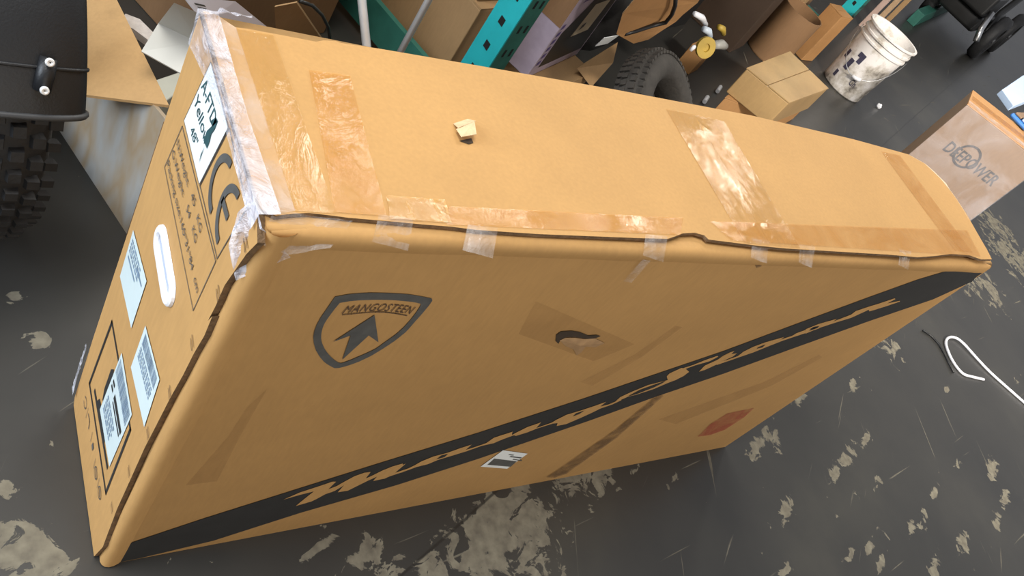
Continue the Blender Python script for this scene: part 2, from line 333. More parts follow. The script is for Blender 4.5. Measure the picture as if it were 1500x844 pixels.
# end panel with a lifted front edge
ep = [(-0.0183,0.8642),(-0.0111,0.8448),(-0.0035,0.8158),(0.0035,0.7820),(0.0079,0.7490),(0.0067,0.7176),(0.0084,0.6841),(0.0034,0.6994),(0.0020,0.6657),(0.0044,0.6242),(0.0063,0.5734),(0.0098,0.5163),(0.0109,0.4451),(0.0120,0.3752),(0.0118,0.2889),(0.0099,0.1923),(0.0025,0.1139),(-0.0023,0.0718)]
ep = [(y+.006+random.uniform(-.0012, .0012), z) for y, z in ep]
ep_loop = [(.014, ZB)]+[p for p in ep if p[1] < ZB-.004]+[(.016, .004), (.293, .004), (.300, .02), (.304, .2), (.304, ZL-.006), (.016, ZL-.006)]
eb_ = MB(); eb_.prism([(-.0008, y, z) for y, z in ep_loop], (LE+.0008, 0, 0), 0, 1)
cpart(eb_, 'end_panel', [m_kraft, m_edge])
# pale torn ply along the bulging right rim of the lid
tb = MB(); L2 = [(1.6104,0.3155),(1.6647,0.3055),(1.7096,0.2785),(1.7233,0.2432),(1.7064,0.1990),(1.6781,0.1552),(1.6494,0.1169)]; L1 = [(1.6011,0.3078),(1.6510,0.2864),(1.6719,0.2440),(1.6742,0.2064),(1.6695,0.1770),(1.6609,0.1478),(1.6455,0.1167)]
for i in range(len(L1)-1):
    a, b, c, d = [Vector((*p, ZL-.004)) for p in (L1[i], L1[i+1], L2[i+1], L2[i])]
    c.z -= .012; d.z -= .012
    tb.hexa([a, b, c, d], [p+Vector((0, 0, .0045)) for p in (a, b, c, d)])
cpart(tb, 'torn_rim', mat('pale_torn_ply', (.72, .58, .40), .9, .1, 40))

# ---- flat print and labels: polygons laid on a face of the carton
def FF(p, d=.0012): return Vector((p[0], -d, p[1]))
def EE(p, d=.0010): return Vector((LE-d, p[0], p[1]))
def TT(p, d=.0008): return Vector((p[0], p[1], ZL+d))
def decal(face, polys, name, m, d=.0010, spread=False):
    mb = MB()
    for k_, poly in enumerate(polys):
        pts = [face(p, d+.00012*(k_ % 3) if spread else d) for p in poly]
        tris = geometry.tessellate_polygon([pts]); mb.add(pts, [tuple(t) for t in tris])
    o = mb.build(name, m, fix=False)
    return world_child(o, CT)
def resamp(poly, n=6):
    out = []
    for i, p in enumerate(poly):
        q = poly[(i+1) % len(poly)]
        for k in range(n): out.append((p[0]+(q[0]-p[0])*k/n, p[1]+(q[1]-p[1])*k/n))
    return out
def stroke(pts, wd, closed=False):
    """thin polygons along a polyline in face coordinates"""
    out = []; n = len(pts)
    for i in range(n if closed else n-1):
        a = Vector(pts[i]); b = Vector(pts[(i+1) % n]); dn = (b-a).normalized(); nn = Vector((-dn.y, dn.x))*wd/2; e = dn*wd*.45
        out.append([tuple(a-e+nn), tuple(b+e+nn), tuple(b+e-nn), tuple(a-e-nn)])
    return out
def arc(c, r, a0, a1, wd, n=20, ex=(1, 0), ey=(0, 1), sq=1):
    o, i = [], []
    for k in range(n+1):
        a = a0+(a1-a0)*k/n
        for R_, L_ in ((r+wd/2, o), (r-wd/2, i)):
            x = R_*math.cos(a)*sq; y = R_*math.sin(a); L_.append((c[0]+ex[0]*x+ey[0]*y, c[1]+ex[1]*x+ey[1]*y))
    return [[o[k], o[k+1], i[k+1], i[k]] for k in range(n)]
def text_tris(s, shear=0, offset=0, spacing=1):
    cu = bpy.data.curves.new('t', 'FONT'); cu.body = s; cu.shear = shear; cu.offset = offset; cu.space_character = spacing; cu.resolution_u = 3
    o = bpy.data.objects.new('t', cu); COL.objects.link(o); bpy.context.view_layer.update()
    me = bpy.data.meshes.new_from_object(o.evaluated_get(bpy.context.evaluated_depsgraph_get()))
    v = [tuple(p.co) for p in me.vertices]; f = [tuple(p.vertices) for p in me.polygons]
    bpy.data.objects.remove(o); bpy.data.curves.remove(cu); bpy.data.meshes.remove(me)
    return v, f
def text_mb(face, s, p0, p1, h, d=.0012, shear=0, offset=0, sag=0, spacing=1, skew=0, mb=None):
    """baseline from p0 to p1 in face coordinates, cap height h, bowed by sag"""
    v, f = text_tris(s, shear, offset, spacing)
    x0 = min(p[0] for p in v); x1 = max(p[0] for p in v)
    a = Vector(p0); b = Vector(p1); ex = b-a; L = ex.length; en = ex/L
    en2 = Vector((-en.y, en.x))
    if face is EE: en2 = -en2
    out = []
    for x, y, _ in v:
        u = (x-x0)/(x1-x0); q = a+ex*u+en2*(y/.7*h+4*sag*u*(1-u))
        out.append(face((q.x, q.y), d))
    mb = mb or MB(); mb.add(out, f); return mb
def put(mb, name, m): return world_child(mb.build(name, m, fix=False), CT)

# front: black diagonal band with lettering cut out in kraft
bu = [(0.0129,0.0750),(0.1290,0.1354),(0.2576,0.1941),(0.3949,0.2567),(0.5553,0.3255),(0.7485,0.4194),(0.8737,0.4864),(1.0049,0.5565),(1.1446,0.6468),(1.2815,0.7335),(1.3825,0.7947),(1.4842,0.8389)]
bl = [(0.0596,0.0076),(0.1726,0.0216),(0.3098,0.0822),(0.4804,0.1386),(0.6270,0.2036),(0.8325,0.3104),(0.9641,0.3867),(1.1078,0.4598),(1.2646,0.5525),(1.4198,0.6418),(1.5761,0.7221),(1.6415,0.7898)]
bl[0] = (bl[0][0], .004)
polys = [[bu[i], bl[i], bl[i+1], bu[i+1]] for i in range(len(bu)-1)]
polys.append([bu[-1], bl[-1], (1.630, .806), (1.630, .822), (1.60, .823)])
polys.append([(.004, .003), bl[0], bu[0], (.005, bu[0][1]-.01)])
decal(FF, polys, 'diagonal_band', m_ink, .0010)
decal(FF, [[(0.2511,0.1615),(0.2722,0.1815),(0.3016,0.1959),(0.3220,0.2070),(0.3299,0.2044),(0.3278,0.1830),(0.3273,0.1753),(0.3400,0.1845),(0.3462,0.1959),(0.3599,0.2160),(0.3747,0.2246),(0.3873,0.2236),(0.3888,0.2030),(0.3894,0.1971),(0.3993,0.2072),(0.4114,0.2225),(0.4258,0.2334),(0.4434,0.2396),(0.4488,0.2284),(0.4457,0.2119),(0.4463,0.2021),(0.4598,0.2057),(0.4631,0.1988),(0.4472,0.1960),(0.4337,0.1826),(0.4114,0.1799),(0.4112,0.1976),(0.3979,0.1844),(0.3856,0.1689),(0.3730,0.1533),(0.3533,0.1537),(0.3540,0.1816),(0.3435,0.1619),(0.3298,0.1549),(0.3196,0.1388),(0.3119,0.1304),(0.2872,0.1225),(0.2908,0.1396),(0.3001,0.1765),(0.2760,0.1707)],
 [(0.4231,0.2245),(0.4402,0.2296),(0.4506,0.2375),(0.4477,0.2178),(0.4453,0.2022),(0.4677,0.2137),(0.4754,0.2229),(0.4829,0.2362),(0.5001,0.2504),(0.5269,0.2584),(0.5493,0.2715),(0.5681,0.2800),(0.5669,0.2593),(0.5861,0.2679),(0.6028,0.2770),(0.6086,0.2968),(0.6417,0.3109),(0.6512,0.2961),(0.6381,0.2856),(0.6240,0.2716),(0.5977,0.2668),(0.5731,0.2525),(0.5467,0.2416),(0.5205,0.2314),(0.5061,0.2190),(0.4840,0.2137),(0.4638,0.2011),(0.4396,0.1890)],
 [(0.6160,0.3011),(0.6425,0.3128),(0.6466,0.2920),(0.6541,0.3056),(0.6694,0.3249),(0.6936,0.3378),(0.6972,0.3151),(0.7080,0.3203),(0.7253,0.3301),(0.7300,0.3406),(0.7427,0.3570),(0.7716,0.3684),(0.7991,0.3821),(0.8182,0.3938),(0.8176,0.3751),(0.8452,0.3833),(0.8498,0.4054),(0.8609,0.3921),(0.8488,0.3789),(0.8248,0.3660),(0.8119,0.3492),(0.7973,0.3346),(0.7741,0.3140),(0.7512,0.3109),(0.7442,0.3242),(0.7313,0.3250),(0.7015,0.3122),(0.6858,0.3003),(0.6636,0.2910),(0.6561,0.2955),(0.6443,0.2885),(0.6299,0.2786)],
 [(0.8346,0.3785),(0.8469,0.3894),(0.8461,0.4065),(0.8628,0.4245),(0.8902,0.4462),(0.9350,0.4584),(0.9160,0.4755),(0.9141,0.4866),(0.9312,0.5042),(0.9459,0.5007),(0.9729,0.4848),(0.9714,0.4684),(0.9611,0.4548),(0.9467,0.4458),(0.9249,0.4262),(0.8900,0.4089),(0.8692,0.4046),(0.8531,0.3884),(0.8394,0.3725)],
 [(0.9390,0.5033),(0.9592,0.5136),(0.9769,0.5277),(1.0014,0.5412),(1.0082,0.5376),(0.9977,0.5218),(0.9658,0.5098),(0.9479,0.4987)],
 [(1.0055,0.4819),(0.9994,0.5056),(1.0169,0.5236),(1.0325,0.5506),(1.0452,0.5388),(1.0351,0.5179),(1.0628,0.5225),(1.0672,0.5185),(1.0362,0.5052),(1.0185,0.4869)],
 [(1.0183,0.5237),(1.0216,0.5398),(1.0301,0.5508),(1.0399,0.5559),(1.0426,0.5439),(1.0590,0.5454),(1.0594,0.5331),(1.0378,0.5125),(1.0751,0.5332),(1.0752,0.5498),(1.0879,0.5666),(1.1111,0.5813),(1.1552,0.5975),(1.1549,0.5885),(1.1801,0.6002),(1.1842,0.6105),(1.2022,0.6212),(1.2232,0.6423),(1.2474,0.6243),(1.2188,0.6084),(1.1938,0.5962),(1.1662,0.5816),(1.1364,0.5598),(1.1146,0.5432),(1.0827,0.5263),(1.0398,0.5032)],
 [(1.1983,0.6237),(1.2216,0.6417),(1.2674,0.6588),(1.2663,0.6486),(1.3013,0.6723),(1.3007,0.6857),(1.3334,0.7024),(1.3536,0.7106),(1.3900,0.7297),(1.3985,0.7267),(1.3890,0.7114),(1.4281,0.7202),(1.4331,0.7171),(1.4023,0.7008),(1.3602,0.6824),(1.3472,0.6888),(1.3298,0.6700),(1.3193,0.6598),(1.2838,0.6448),(1.2417,0.6243),(1.2212,0.6059)]], 'band_lettering', m_ink_tan, .0016, True)
for q in [[(0.5145,0.2369),(0.5182,0.2513),(0.5306,0.2536),(0.5295,0.2422)],
 [(0.7668,0.3464),(0.7663,0.3588),(0.7818,0.3665),(0.7774,0.3540)],
 [(0.8671,0.4071),(0.8806,0.4291),(0.9003,0.4411),(0.9303,0.4572),(0.9270,0.4485),(0.9169,0.4350),(0.8863,0.4133)],
 [(1.1072,0.5592),(1.1086,0.5649),(1.1209,0.5730),(1.1227,0.5622)],
 [(1.2192,0.6172),(1.2197,0.6258),(1.2339,0.6343),(1.2360,0.6269)],
 [(1.2139,0.6228),(1.2169,0.6317),(1.2320,0.6339),(1.2287,0.6250)]]:
    decal(FF, [q], 'lettering_counter', m_ink, .0024)
# front: shield emblem
so = [(0.1114,0.7481),(0.1253,0.7527),(0.1381,0.7546),(0.1540,0.7557),(0.1693,0.7550),(0.1859,0.7541),(0.2053,0.7520),(0.2245,0.7476),(0.2443,0.7422),(0.2448,0.7271),(0.2440,0.7093),(0.2424,0.6927),(0.2411,0.6710),(0.2348,0.6508),(0.2256,0.6321),(0.2154,0.6149),(0.2027,0.6012),(0.1897,0.5926),(0.1765,0.5874),(0.1657,0.5953),(0.1546,0.6047),(0.1428,0.6187),(0.1310,0.6355),(0.1224,0.6514),(0.1158,0.6668),(0.1125,0.6801),(0.1106,0.6930),(0.1099,0.7071),(0.1105,0.7208)]
si = [(0.1220,0.7361),(0.1326,0.7393),(0.1440,0.7408),(0.1603,0.7415),(0.1756,0.7413),(0.1925,0.7402),(0.2126,0.7372),(0.2233,0.7348),(0.2326,0.7317),(0.2339,0.7156),(0.2340,0.6976),(0.2324,0.6809),(0.2289,0.6655),(0.2222,0.6501),(0.2153,0.6330),(0.2075,0.6239),(0.1978,0.6150),(0.1880,0.6061),(0.1777,0.5997),(0.1655,0.6100),(0.1537,0.6225),(0.1440,0.6344),(0.1375,0.6442),(0.1316,0.6538),(0.1272,0.6631),(0.1230,0.6751),(0.1202,0.6869),(0.1192,0.6983),(0.1195,0.7095),(0.1204,0.7233)]
n_ = min(len(so), len(si))
# ring drawn by matching outer and inner outlines
def ring_polys(a, b, n=72):
    def rs(L):
        L = [Vector(p) for p in L]; seg = [(L[(i+1) % len(L)]-L[i]).length for i in range(len(L))]; T = sum(seg); out = []
        for k in range(n):
            s_ = T*k/n; i = 0
            while s_ > seg[i]: s_ -= seg[i]; i += 1
            out.append(tuple(L[i].lerp(L[(i+1) % len(L)], s_/seg[i])))
        return out
    A, B = rs(a), rs(b); return [[A[k], A[(k+1) % n], B[(k+1) % n], B[k]] for k in range(n)]
sh = ring_polys(so, si)
arrow = [(0.1777,0.7102),(0.2111,0.6478),(0.1898,0.6649),(0.1765,0.6097),(0.1645,0.6666),(0.1463,0.6534)]
decal(FF, sh, 'shield_emblem', m_ink_grey, .0010)
decal(FF, [arrow], 'emblem_arrow', m_ink_grey, .0012)
tm = text_mb(FF, 'MANGOSTEEN', (0.1332,0.7139), (0.2270,0.7099), .0155, .0012, sag=.006, spacing=1.12, offset=0, shear=.15)
put(tm, 'emblem_lettering', m_ink_brown)
ul = [(0.1353,0.7117),(0.1460,0.7133),(0.1586,0.7148),(0.1760,0.7163),(0.1903,0.7152),(0.2058,0.7121),(0.2236,0.7070)]
decal(FF, stroke(ul, .0015), 'emblem_underline', m_ink_brown, .0012)
# front: small shipping label, scuffs, old tape, hole
decal(FF, [[(0.6581,0.1619),(0.6726,0.2285),(0.7595,0.1904),(0.7479,0.1255)]], 'shipping_label', m_paper, .0012)
decal(FF, [[(0.6719,0.1669),(0.6725,0.1936),(0.7515,0.1589),(0.7515,0.1339)]], 'label_barcode', m_ink_grey, .0016)
decal(FF, stroke([(0.7153,0.1905),(0.7524,0.1741)], .004)+stroke([(0.7333,0.1733),(0.7645,0.1583)], .003)+stroke([(0.7042,0.2025),(0.7191,0.1954)], .003), 'label_print', m_ink_grey, .0016)
decal(FF, [[(0.9197,0.0312),(0.9305,0.0593),(0.9643,0.2434),(0.9614,0.4009),(0.9872,0.3885),(1.0062,0.2055),(0.9843,0.0284),(0.9551,0.0161)]], 'dirty_streak', m_dirt, .0020)
decal(FF, [[(0.6816,0.4852),(0.7472,0.5683),(0.7704,0.6564),(0.7930,0.6510),(0.7745,0.5567),(0.7272,0.4646)]], 'dirty_streak', m_oldtape, .0008)
decal(FF, [[(1.0832,0.2676),(1.3255,0.3964),(1.4046,0.5066),(1.4389,0.4916),(1.3842,0.3695),(1.1812,0.2246)]], 'dirty_streak', m_oldtape, .0008)
decal(FF, [[(1.3640,0.1205),(1.3408,0.1905),(1.3546,0.2430),(1.4515,0.2523),(1.4685,0.1996),(1.4586,0.1357),(1.4186,0.1150)]], 'red_smudge', m_smudge, .0012)
decal(FF, [[(0.0644,0.2788),(0.0849,0.4244),(0.0857,0.4989),(0.0985,0.5489),(0.1019,0.4204),(0.1097,0.2772)]], 'flat_tape_patch', m_oldtape, .0008)
decal(FF, [[(0.4353,0.6525),(0.4114,0.7344),(0.7170,0.6034),(0.6597,0.5551)]], 'flat_tape_patch', m_oldtape, .0008)
hole = [(0.5226,0.6282),(0.5114,0.6458),(0.5143,0.6549),(0.5358,0.6555),(0.5564,0.6505),(0.5821,0.6394),(0.5990,0.6402),(0.6117,0.6355),(0.5994,0.6284),(0.5792,0.6318),(0.5550,0.6373),(0.5373,0.6385),(0.5299,0.6333),(0.5343,0.6196)]
decal(FF, [hole], 'torn_hole', m_torn_dark, .0014)
tp = MB()
base = [(0.5299,0.6295),(0.5358,0.6367),(0.5565,0.6353),(0.5808,0.6298),(0.6040,0.6301),(0.6383,0.6136),(0.6258,0.6024),(0.6016,0.6064),(0.6053,0.5899),(0.6024,0.5799),(0.5798,0.6002),(0.5536,0.6123)]
ctr = (0.5779,0.6182)
for i in range(len(base)):
    a, b = base[i], base[(i+1) % len(base)]
    tp.add([FF(a, .0015), FF(b, .0015), FF(ctr, .006)], [(0, 1, 2)])
put(tp, 'torn_paper_flap', mat('torn_kraft', (.36, .215, .10), .9, .15, 60))
# staples / tape flecks on the front top edge
decal(FF, [[(0.5349,0.7855),(0.5299,0.8357),(0.5483,0.8333),(0.5540,0.7825)]], 'clear_tape_scrap', m_film_thin, .004)
decal(FF, [[(0.7829,0.8347),(0.7926,0.8386),(0.8154,0.8251),(0.8075,0.8195)]], 'dent_mark', m_dirt, .0016)

# end: printed frames
def frame(name, pts, wd, m): decal(EE, stroke(pts, wd, True), name, m, .0008)
frame('print_frame', [(0.2466,0.7430),(0.0494,0.7430),(0.0499,0.6510),(0.2564,0.6621)], .0014, m_ink_grey)
frame('print_frame', [(0.1341,0.8545),(0.0372,0.8451),(0.0491,0.7481),(0.1481,0.7510)], .0014, m_ink_grey)
decal(EE, [[(0.2295,0.8567),(0.1353,0.8542),(0.1490,0.7516),(0.2456,0.7535)]], 'model_label', m_paper, .0012)
decal(EE, stroke([(0.2295,0.8567),(0.1353,0.8542),(0.1490,0.7516),(0.2456,0.7535)], .0010, True), 'label_outline', m_ink_grey, .0016)
hw = MB()
text_mb(EE, 'A-FTD', (0.2309,0.8191), (0.1692,0.8187), .019, .0018, shear=.15, mb=hw)
text_mb(EE, 'Yellow', (0.2334,0.7919), (0.1668,0.7898), .017, .0018, shear=.2, mb=hw)
text_mb(EE, '48"', (0.2177,0.7627), (0.1886,0.7656), .013, .0018, shear=.15, mb=hw)
put(hw, 'handwriting', m_pen)
decal(EE, [[(0.1622,0.7947),(0.1772,0.7917),(0.1777,0.8059),(0.1700,0.8219),(0.1694,0.8346),(0.1618,0.8343),(0.1619,0.8240),(0.1654,0.8133),(0.1626,0.8059)],
           [(0.1688,0.8211),(0.1782,0.8198),(0.1694,0.8346),(0.1614,0.8366)], [(0.1692,0.7915),(0.1695,0.7805),(0.1676,0.7650),(0.1714,0.7763)]], 'pen_scribble', m_pen, .0020)
pt = MB()
text_mb(EE, 'N.Weight:', (0.2439,0.7151), (0.1751,0.7168), .0105, .0012, mb=pt)
text_mb(EE, '45', (0.1581,0.7198), (0.1416,0.7215), .0105, .0012, mb=pt); text_mb(EE, 'KG', (0.1257,0.7203), (0.1054,0.7202), .0105, .0012, mb=pt)
text_mb(EE, 'G.Weight:', (0.2479,0.6944), (0.1773,0.6964), .0105, .0012, mb=pt)
text_mb(EE, '54', (0.1581,0.6983), (0.1422,0.6992), .0105, .0012, mb=pt); text_mb(EE, 'KG', (0.1257,0.7010), (0.1065,0.7006), .0105, .0012, mb=pt)
text_mb(EE, 'Packing size:160*31*84', (0.2506,0.6721), (0.0883,0.6726), .0105, .0012, mb=pt); text_mb(EE, 'cm', (0.0765,0.6731), (0.0578,0.6730), .0105, .0012, mb=pt)
put(pt, 'weight_print', m_ink_grey)
cc, ec = (.100, .800), (.0605, .798)
ce = arc(cc, .036, PI/2, PI*1.5, .0105, 24, (-1, 0), (0, 1), .80)+arc(ec, .036, PI/2, PI*1.5, .0105, 24, (-1, 0), (0, 1), .80)
ce += [[(ec[0]+.028, ec[1]+.005), (ec[0]+.002, ec[1]+.005), (ec[0]+.002, ec[1]-.005), (ec[0]+.028, ec[1]-.005)]]
decal(EE, ce, 'conformity_mark', m_ink_grey, .0012)
# end: stuck-on labels
def label_sheet(q, name='address_label'):
    return decal(EE, [q], name, m_paper_blue, .0013)
def lq(q, u, v):
    a, b, c, d = [Vector(p) for p in q]; return tuple((a*(1-u)+b*u)*(1-v)+(d*(1-u)+c*u)*v)
def label_bits(q, boxes, m=m_ink_blue):
    decal(EE, [[lq(q, u0, v0), lq(q, u1, v0), lq(q, u1, v1), lq(q, u0, v1)] for u0, u1, v0, v1 in boxes], 'label_print', m, .0018)
def bars(u0, u1, v0, v1, n, horizontal=True):
    out = []; x = u0
    while x < u1:
        wd = random.choice((.006, .01, .016)); out.append((x, min(x+wd, u1), v0, v1)); x += wd+random.choice((.006, .010, .014))
    return out
def lines(u0, u1, v0, v1, n):
    out = []
    for k in range(n):
        v = v0+(v1-v0)*k/n; u = u0
        while u < u1-.04:
            l = random.uniform(.04, .12); out.append((u, min(u+l, u1), v, v+(v1-v0)/n*.55)); u += l+.025
    return out
q1 = [(0.2853,0.5035),(0.1889,0.5167),(0.1821,0.4159),(0.2776,0.4070)]; q2 = [(0.1450,0.4782),(0.0542,0.4930),(0.0397,0.3951),(0.1395,0.3830)]; q3 = [(0.1830,0.3512),(0.0837,0.3496),(0.0838,0.1885),(0.1845,0.1834)]
for q in (q1, q2, q3): label_sheet(q)
label_bits(q1, lines(.08, .75, .10, .38, 4)+[(.10, .6, .42, .46), (.55, .9, .2, .24)])
label_bits(q2, bars(.1, .92, .06, .30, 30)+lines(.1, .9, .36, .62, 4))
label_bits(q3, bars(.05, .95, .05, .27, 30))
label_bits(q3, lines(.1, .7, .62, .9, 5), m_ink_blue)
for b_x in ((.30, .92, .40, .47), (.32, .9, .50, .53), (.08, .2, .36, .40), (.08, .2, .44, .48)): label_bits(q3, [b_x], m_ink)
# end: this-side-up print and handling icons
decal(EE, stroke([(0.2528,0.3259),(0.0725,0.3280),(0.0634,0.1414),(0.2574,0.1392)], .0062, True), 'arrow_frame', m_ink, .0008)
decal(EE, stroke([(0.2263,0.1662),(0.0924,0.1732)], .009), 'arrow_bar', m_ink, .0008)
decal(EE, [[(0.1982,0.2813),(0.1893,0.2958),(0.1841,0.2869),(0.1791,0.2517),(0.1880,0.2030),(0.1965,0.2259)], [(0.2067,0.1701),(0.2007,0.1892),(0.1286,0.1992),(0.1306,0.1730)]], 'arrow_print', m_ink, .0009)
ic = [(0.2476,0.0935),(0.2104,0.0959),(0.1624,0.1020),(0.1178,0.0973),(0.0810,0.1032)]
pl = []
for k, c in enumerate(ic):
    if k in (0, 3, 4): pl += arc(c, .010, .5 if k == 0 else 0, 5.6 if k == 0 else 6.28, .002, 16)
    if k == 1: pl += stroke([(c[0]+.01, c[1]+.008), (c[0]-.004, c[1]+.009), (c[0]-.01, c[1]-.004)], .003)
    if k == 2: pl += [[(c[0]+.004, c[1]+.007), (c[0]-.006, c[1]+.004), (c[0]-.004, c[1]-.008), (c[0]+.005, c[1]-.005)]]
    if k >= 3: pl += stroke([(c[0]+.004, c[1]+.004), (c[0]-.004, c[1]-.003)], .003)
    if k: pl += stroke([(c[0]+.019, c[1]+.012), (c[0]+.014, c[1]-.012)], .0012)
decal(EE, pl, 'handling_icons', m_ink_grey, .0010)
# staples
for c in [(0.0077,0.8261),(0.0140,0.7332),(0.0181,0.6311),(0.0158,0.5240),(0.0184,0.5293),(0.0202,0.4093),(0.0241,0.2932),(0.0260,0.1680),(0.0276,0.0473)][:]:
    pass
for k, c in enumerate([(0.0089,0.8247),(0.0147,0.7323),(0.0200,0.6295),(0.0178,0.5221),(0.0231,0.4074),(0.0258,0.2899),(0.0260,0.1680)]):
    decal(EE, stroke([(c[0]+.009, c[1]+.003), (c[0]-.004, c[1]-.001)], .0016)+stroke([(c[0]+.009, c[1]-.004), (c[0]-.004, c[1]-.008)], .0016), 'staple', m_ink_brown, .0012)
# end: carrying handle insert
hc = (0.1523,0.5979); a0, a1 = Vector((0.1974,0.6015)), Vector((0.1111,0.5926))
hd = (a1-a0); hl = hd.length/2*.74; hd.normalize(); hn = Vector((-hd.y, hd.x)); hc = (a0+a1)/2
def stad(r, ln, n=12):
    out = []
    for k in range(2*n):
        a = PI*k/(n-.5) if False else 2*PI*k/(2*n); sgn = ln if math.cos(a) >= 0 else -ln
        q = hc+hd*(sgn+r*math.cos(a))+hn*(r*math.sin(a)); out.append((q.x, q.y))
    return out
mb = MB(); n2 = 24
rings = [[EE(p, d) for p in stad(r, hl)] for r, d in ((.0235, .0005), (.0225, .004), (.020, .006), (.0135, .006), (.011, .003), (.010, -.007))]
for i in range(len(rings)-1):
    for k in range(n2):
        k2 = (k+1) % n2; mb.add([rings[i][k], rings[i][k2], rings[i+1][k2], rings[i+1][k]], [(0, 1, 2, 3)])
hnd = put(mb, 'carry_handle', m_plastic_white)
mb = MB(); mb.add([EE(p, .0006) for p in stad(.0125, hl)], [tuple(range(n2))]); put(mb, 'handle_recess', m_plastic_shade)

# top: packing tape strips
def strip(face, q, name, m, d=.001, nx=14, ny=3, wr=.0006):
    mb = MB(); vs = []
    for i in range(nx+1):
        for j in range(ny+1):
            p = lq(q, j/ny, i/nx); h = d+wr*noise.noise(Vector((p[0]*60, p[1]*60, i*.1)))
            vs.append(face(p, h))
    mb.add(vs, [(i*(ny+1)+j, i*(ny+1)+j+1, (i+1)*(ny+1)+j+1, (i+1)*(ny+1)+j) for i in range(nx) for j in range(ny)])
    o = mb.build(name, m, smooth=True, fix=False); return world_child(o, CT)
strip(TT, [(0.0087,0.3000),(0.0261,0.2846),(0.0284,0.0191),(0.0076,0.0125)], 'film_strip', m_film_thin, .0014)
strip(TT, [(0.0261,0.2846),(0.0698,0.2857),(0.0717,0.0188),(0.0284,0.0191)], 'packing_tape', m_tape_shine, .0010)
strip(TT, [(0.0995,0.2336),(0.1520,0.2366),(0.1294,0.0192),(0.0707,0.0205)], 'packing_tape', m_tape, .0016)
strip(TT, [(0.7506,0.2954),(0.8229,0.2959),(0.7996,0.0085),(0.7361,0.0111)], 'packing_tape', m_tape_shine, .0014)
strip(TT, [(0.8229,0.2959),(0.9038,0.2937),(0.8791,0.0061),(0.7996,0.0085)], 'packing_tape', m_tape_shine, .0008)
strip(TT, [(1.4605,0.2988),(1.5449,0.2980),(1.5266,0.0199),(1.4453,0.0206)], 'packing_tape', m_tape, .0012)
strip(TT, [(0.2001,0.0399),(0.6238,0.0511),(0.5951,0.0183),(0.2031,0.0127)], 'packing_tape', m_tape, .0011, 20)
strip(TT, [(0.6836,0.0486),(1.5870,0.0820),(1.5518,0.0098),(0.7051,0.0136)], 'packing_tape', m_tape, .0018, 20)
strip(TT, [(0.1382,0.0482),(0.2127,0.0489),(0.2086,0.0150),(0.1315,0.0157)], 'packing_tape', m_tape_shine, .0022, 8, 5, .002)
# top: torn tab
tb = MB()
a = [TT(p, d) for p, d in zip([(0.2776,0.1796),(0.3032,0.1912),(0.3036,0.1768),(0.2765,0.1665)], (.0005, .001, .012, .006))]; b = [TT(p, d) for p, d in zip([(0.2743,0.1661),(0.3008,0.1752),(0.2963,0.1544),(0.2739,0.1498)], (.004, .012, .010, .007))]
for q in (a, b): tb.prism(q, (0, 0, .0012))
cpart(tb, 'torn_tab', m_torn)
decal(TT, [[(0.2739,0.1498),(0.2957,0.1578),(0.2954,0.1496),(0.2866,0.1460),(0.2794,0.1484)]], 'torn_hole', m_torn_dark, .0009)
# crinkled clear film over the left top edge and its corners
def crinkle(pts_a, pts_b, name, m, nx=40, ny=6, amp=.006, seed=0, lift=.003, parent=None):
    """ribbon of crumpled film between two 3D polylines"""
    def along(P, t):
        P = [Vector(p) for p in P]; k = min(int(t*(len(P)-1)), len(P)-2); return P[k].lerp(P[k+1], t*(len(P)-1)-k)
    vs = []
    for i in range(nx+1):
        for j in range(ny+1):
            p = along(pts_a, i/nx).lerp(along(pts_b, i/nx), j/ny)
            e = (noise.noise(p*38+Vector((seed, 0, 0)))+.6*noise.noise(p*95+Vector((0, seed, 0))))*amp
            out = Vector((-.6, -.35, .72)); vs.append(p+out*(abs(e)+lift))
    mb = MB(); mb.add(vs, [(i*(ny+1)+j, i*(ny+1)+j+1, (i+1)*(ny+1)+j+1, (i+1)*(ny+1)+j) for i in range(nx) for j in range(ny)])
    return world_child(mb.build(name, m, fix=False), CT)
crinkle([(-.010, .30, ZL-.045), (-.010, .16, ZL-.014), (-.010, .01, ZL-.020)], [(-.009, .305, ZL), (-.008, .15, ZL), (-.008, .012, ZL)], 'clear_film', m_film, 44, 6, .004, 3)
crinkle([(-.009, .305, ZL), (-.008, .15, ZL), (-.008, .012, ZL)], [(.012, .305, ZL+.001), (.010, .15, ZL+.001), (.014, .012, ZL+.001)], 'clear_film', m_film, 44, 4, .005, 9)
crinkle([(-.010, .045, .825), (-.011, .03, .79), (-.004, .004, .77)], [(-.008, .03, ZL), (-.002, .005, ZL-.012), (.035, -.004, .82)], 'clear_film', m_film, 24, 8, .008, 5)
crinkle([(.0, .000, .835), (.03, -.005, .825), (.07, -.005, .838)], [(.01, .02, ZL), (.05, .015, ZL-.002), (.09, .012, ZL-.002)], 'clear_film', m_film_thin, 24, 8, .006, 12)
crinkle([(-.004, .318, ZL-.03), (.02, .318, ZL-.006), (.055, .315, ZL-.004)], [(-.01, .29, ZL+.004), (.018, .296, ZL+.006), (.05, .305, ZL+.002)], 'clear_film', m_film, 20, 6, .014, 21)
crinkle([(-.012, .295, .03), (-.012, .302, .10), (-.012, .303, .17)], [(-.010, .315, .03), (-.010, .318, .10), (-.010, .315, .17)], 'clear_film', m_film, 20, 4, .008, 31)
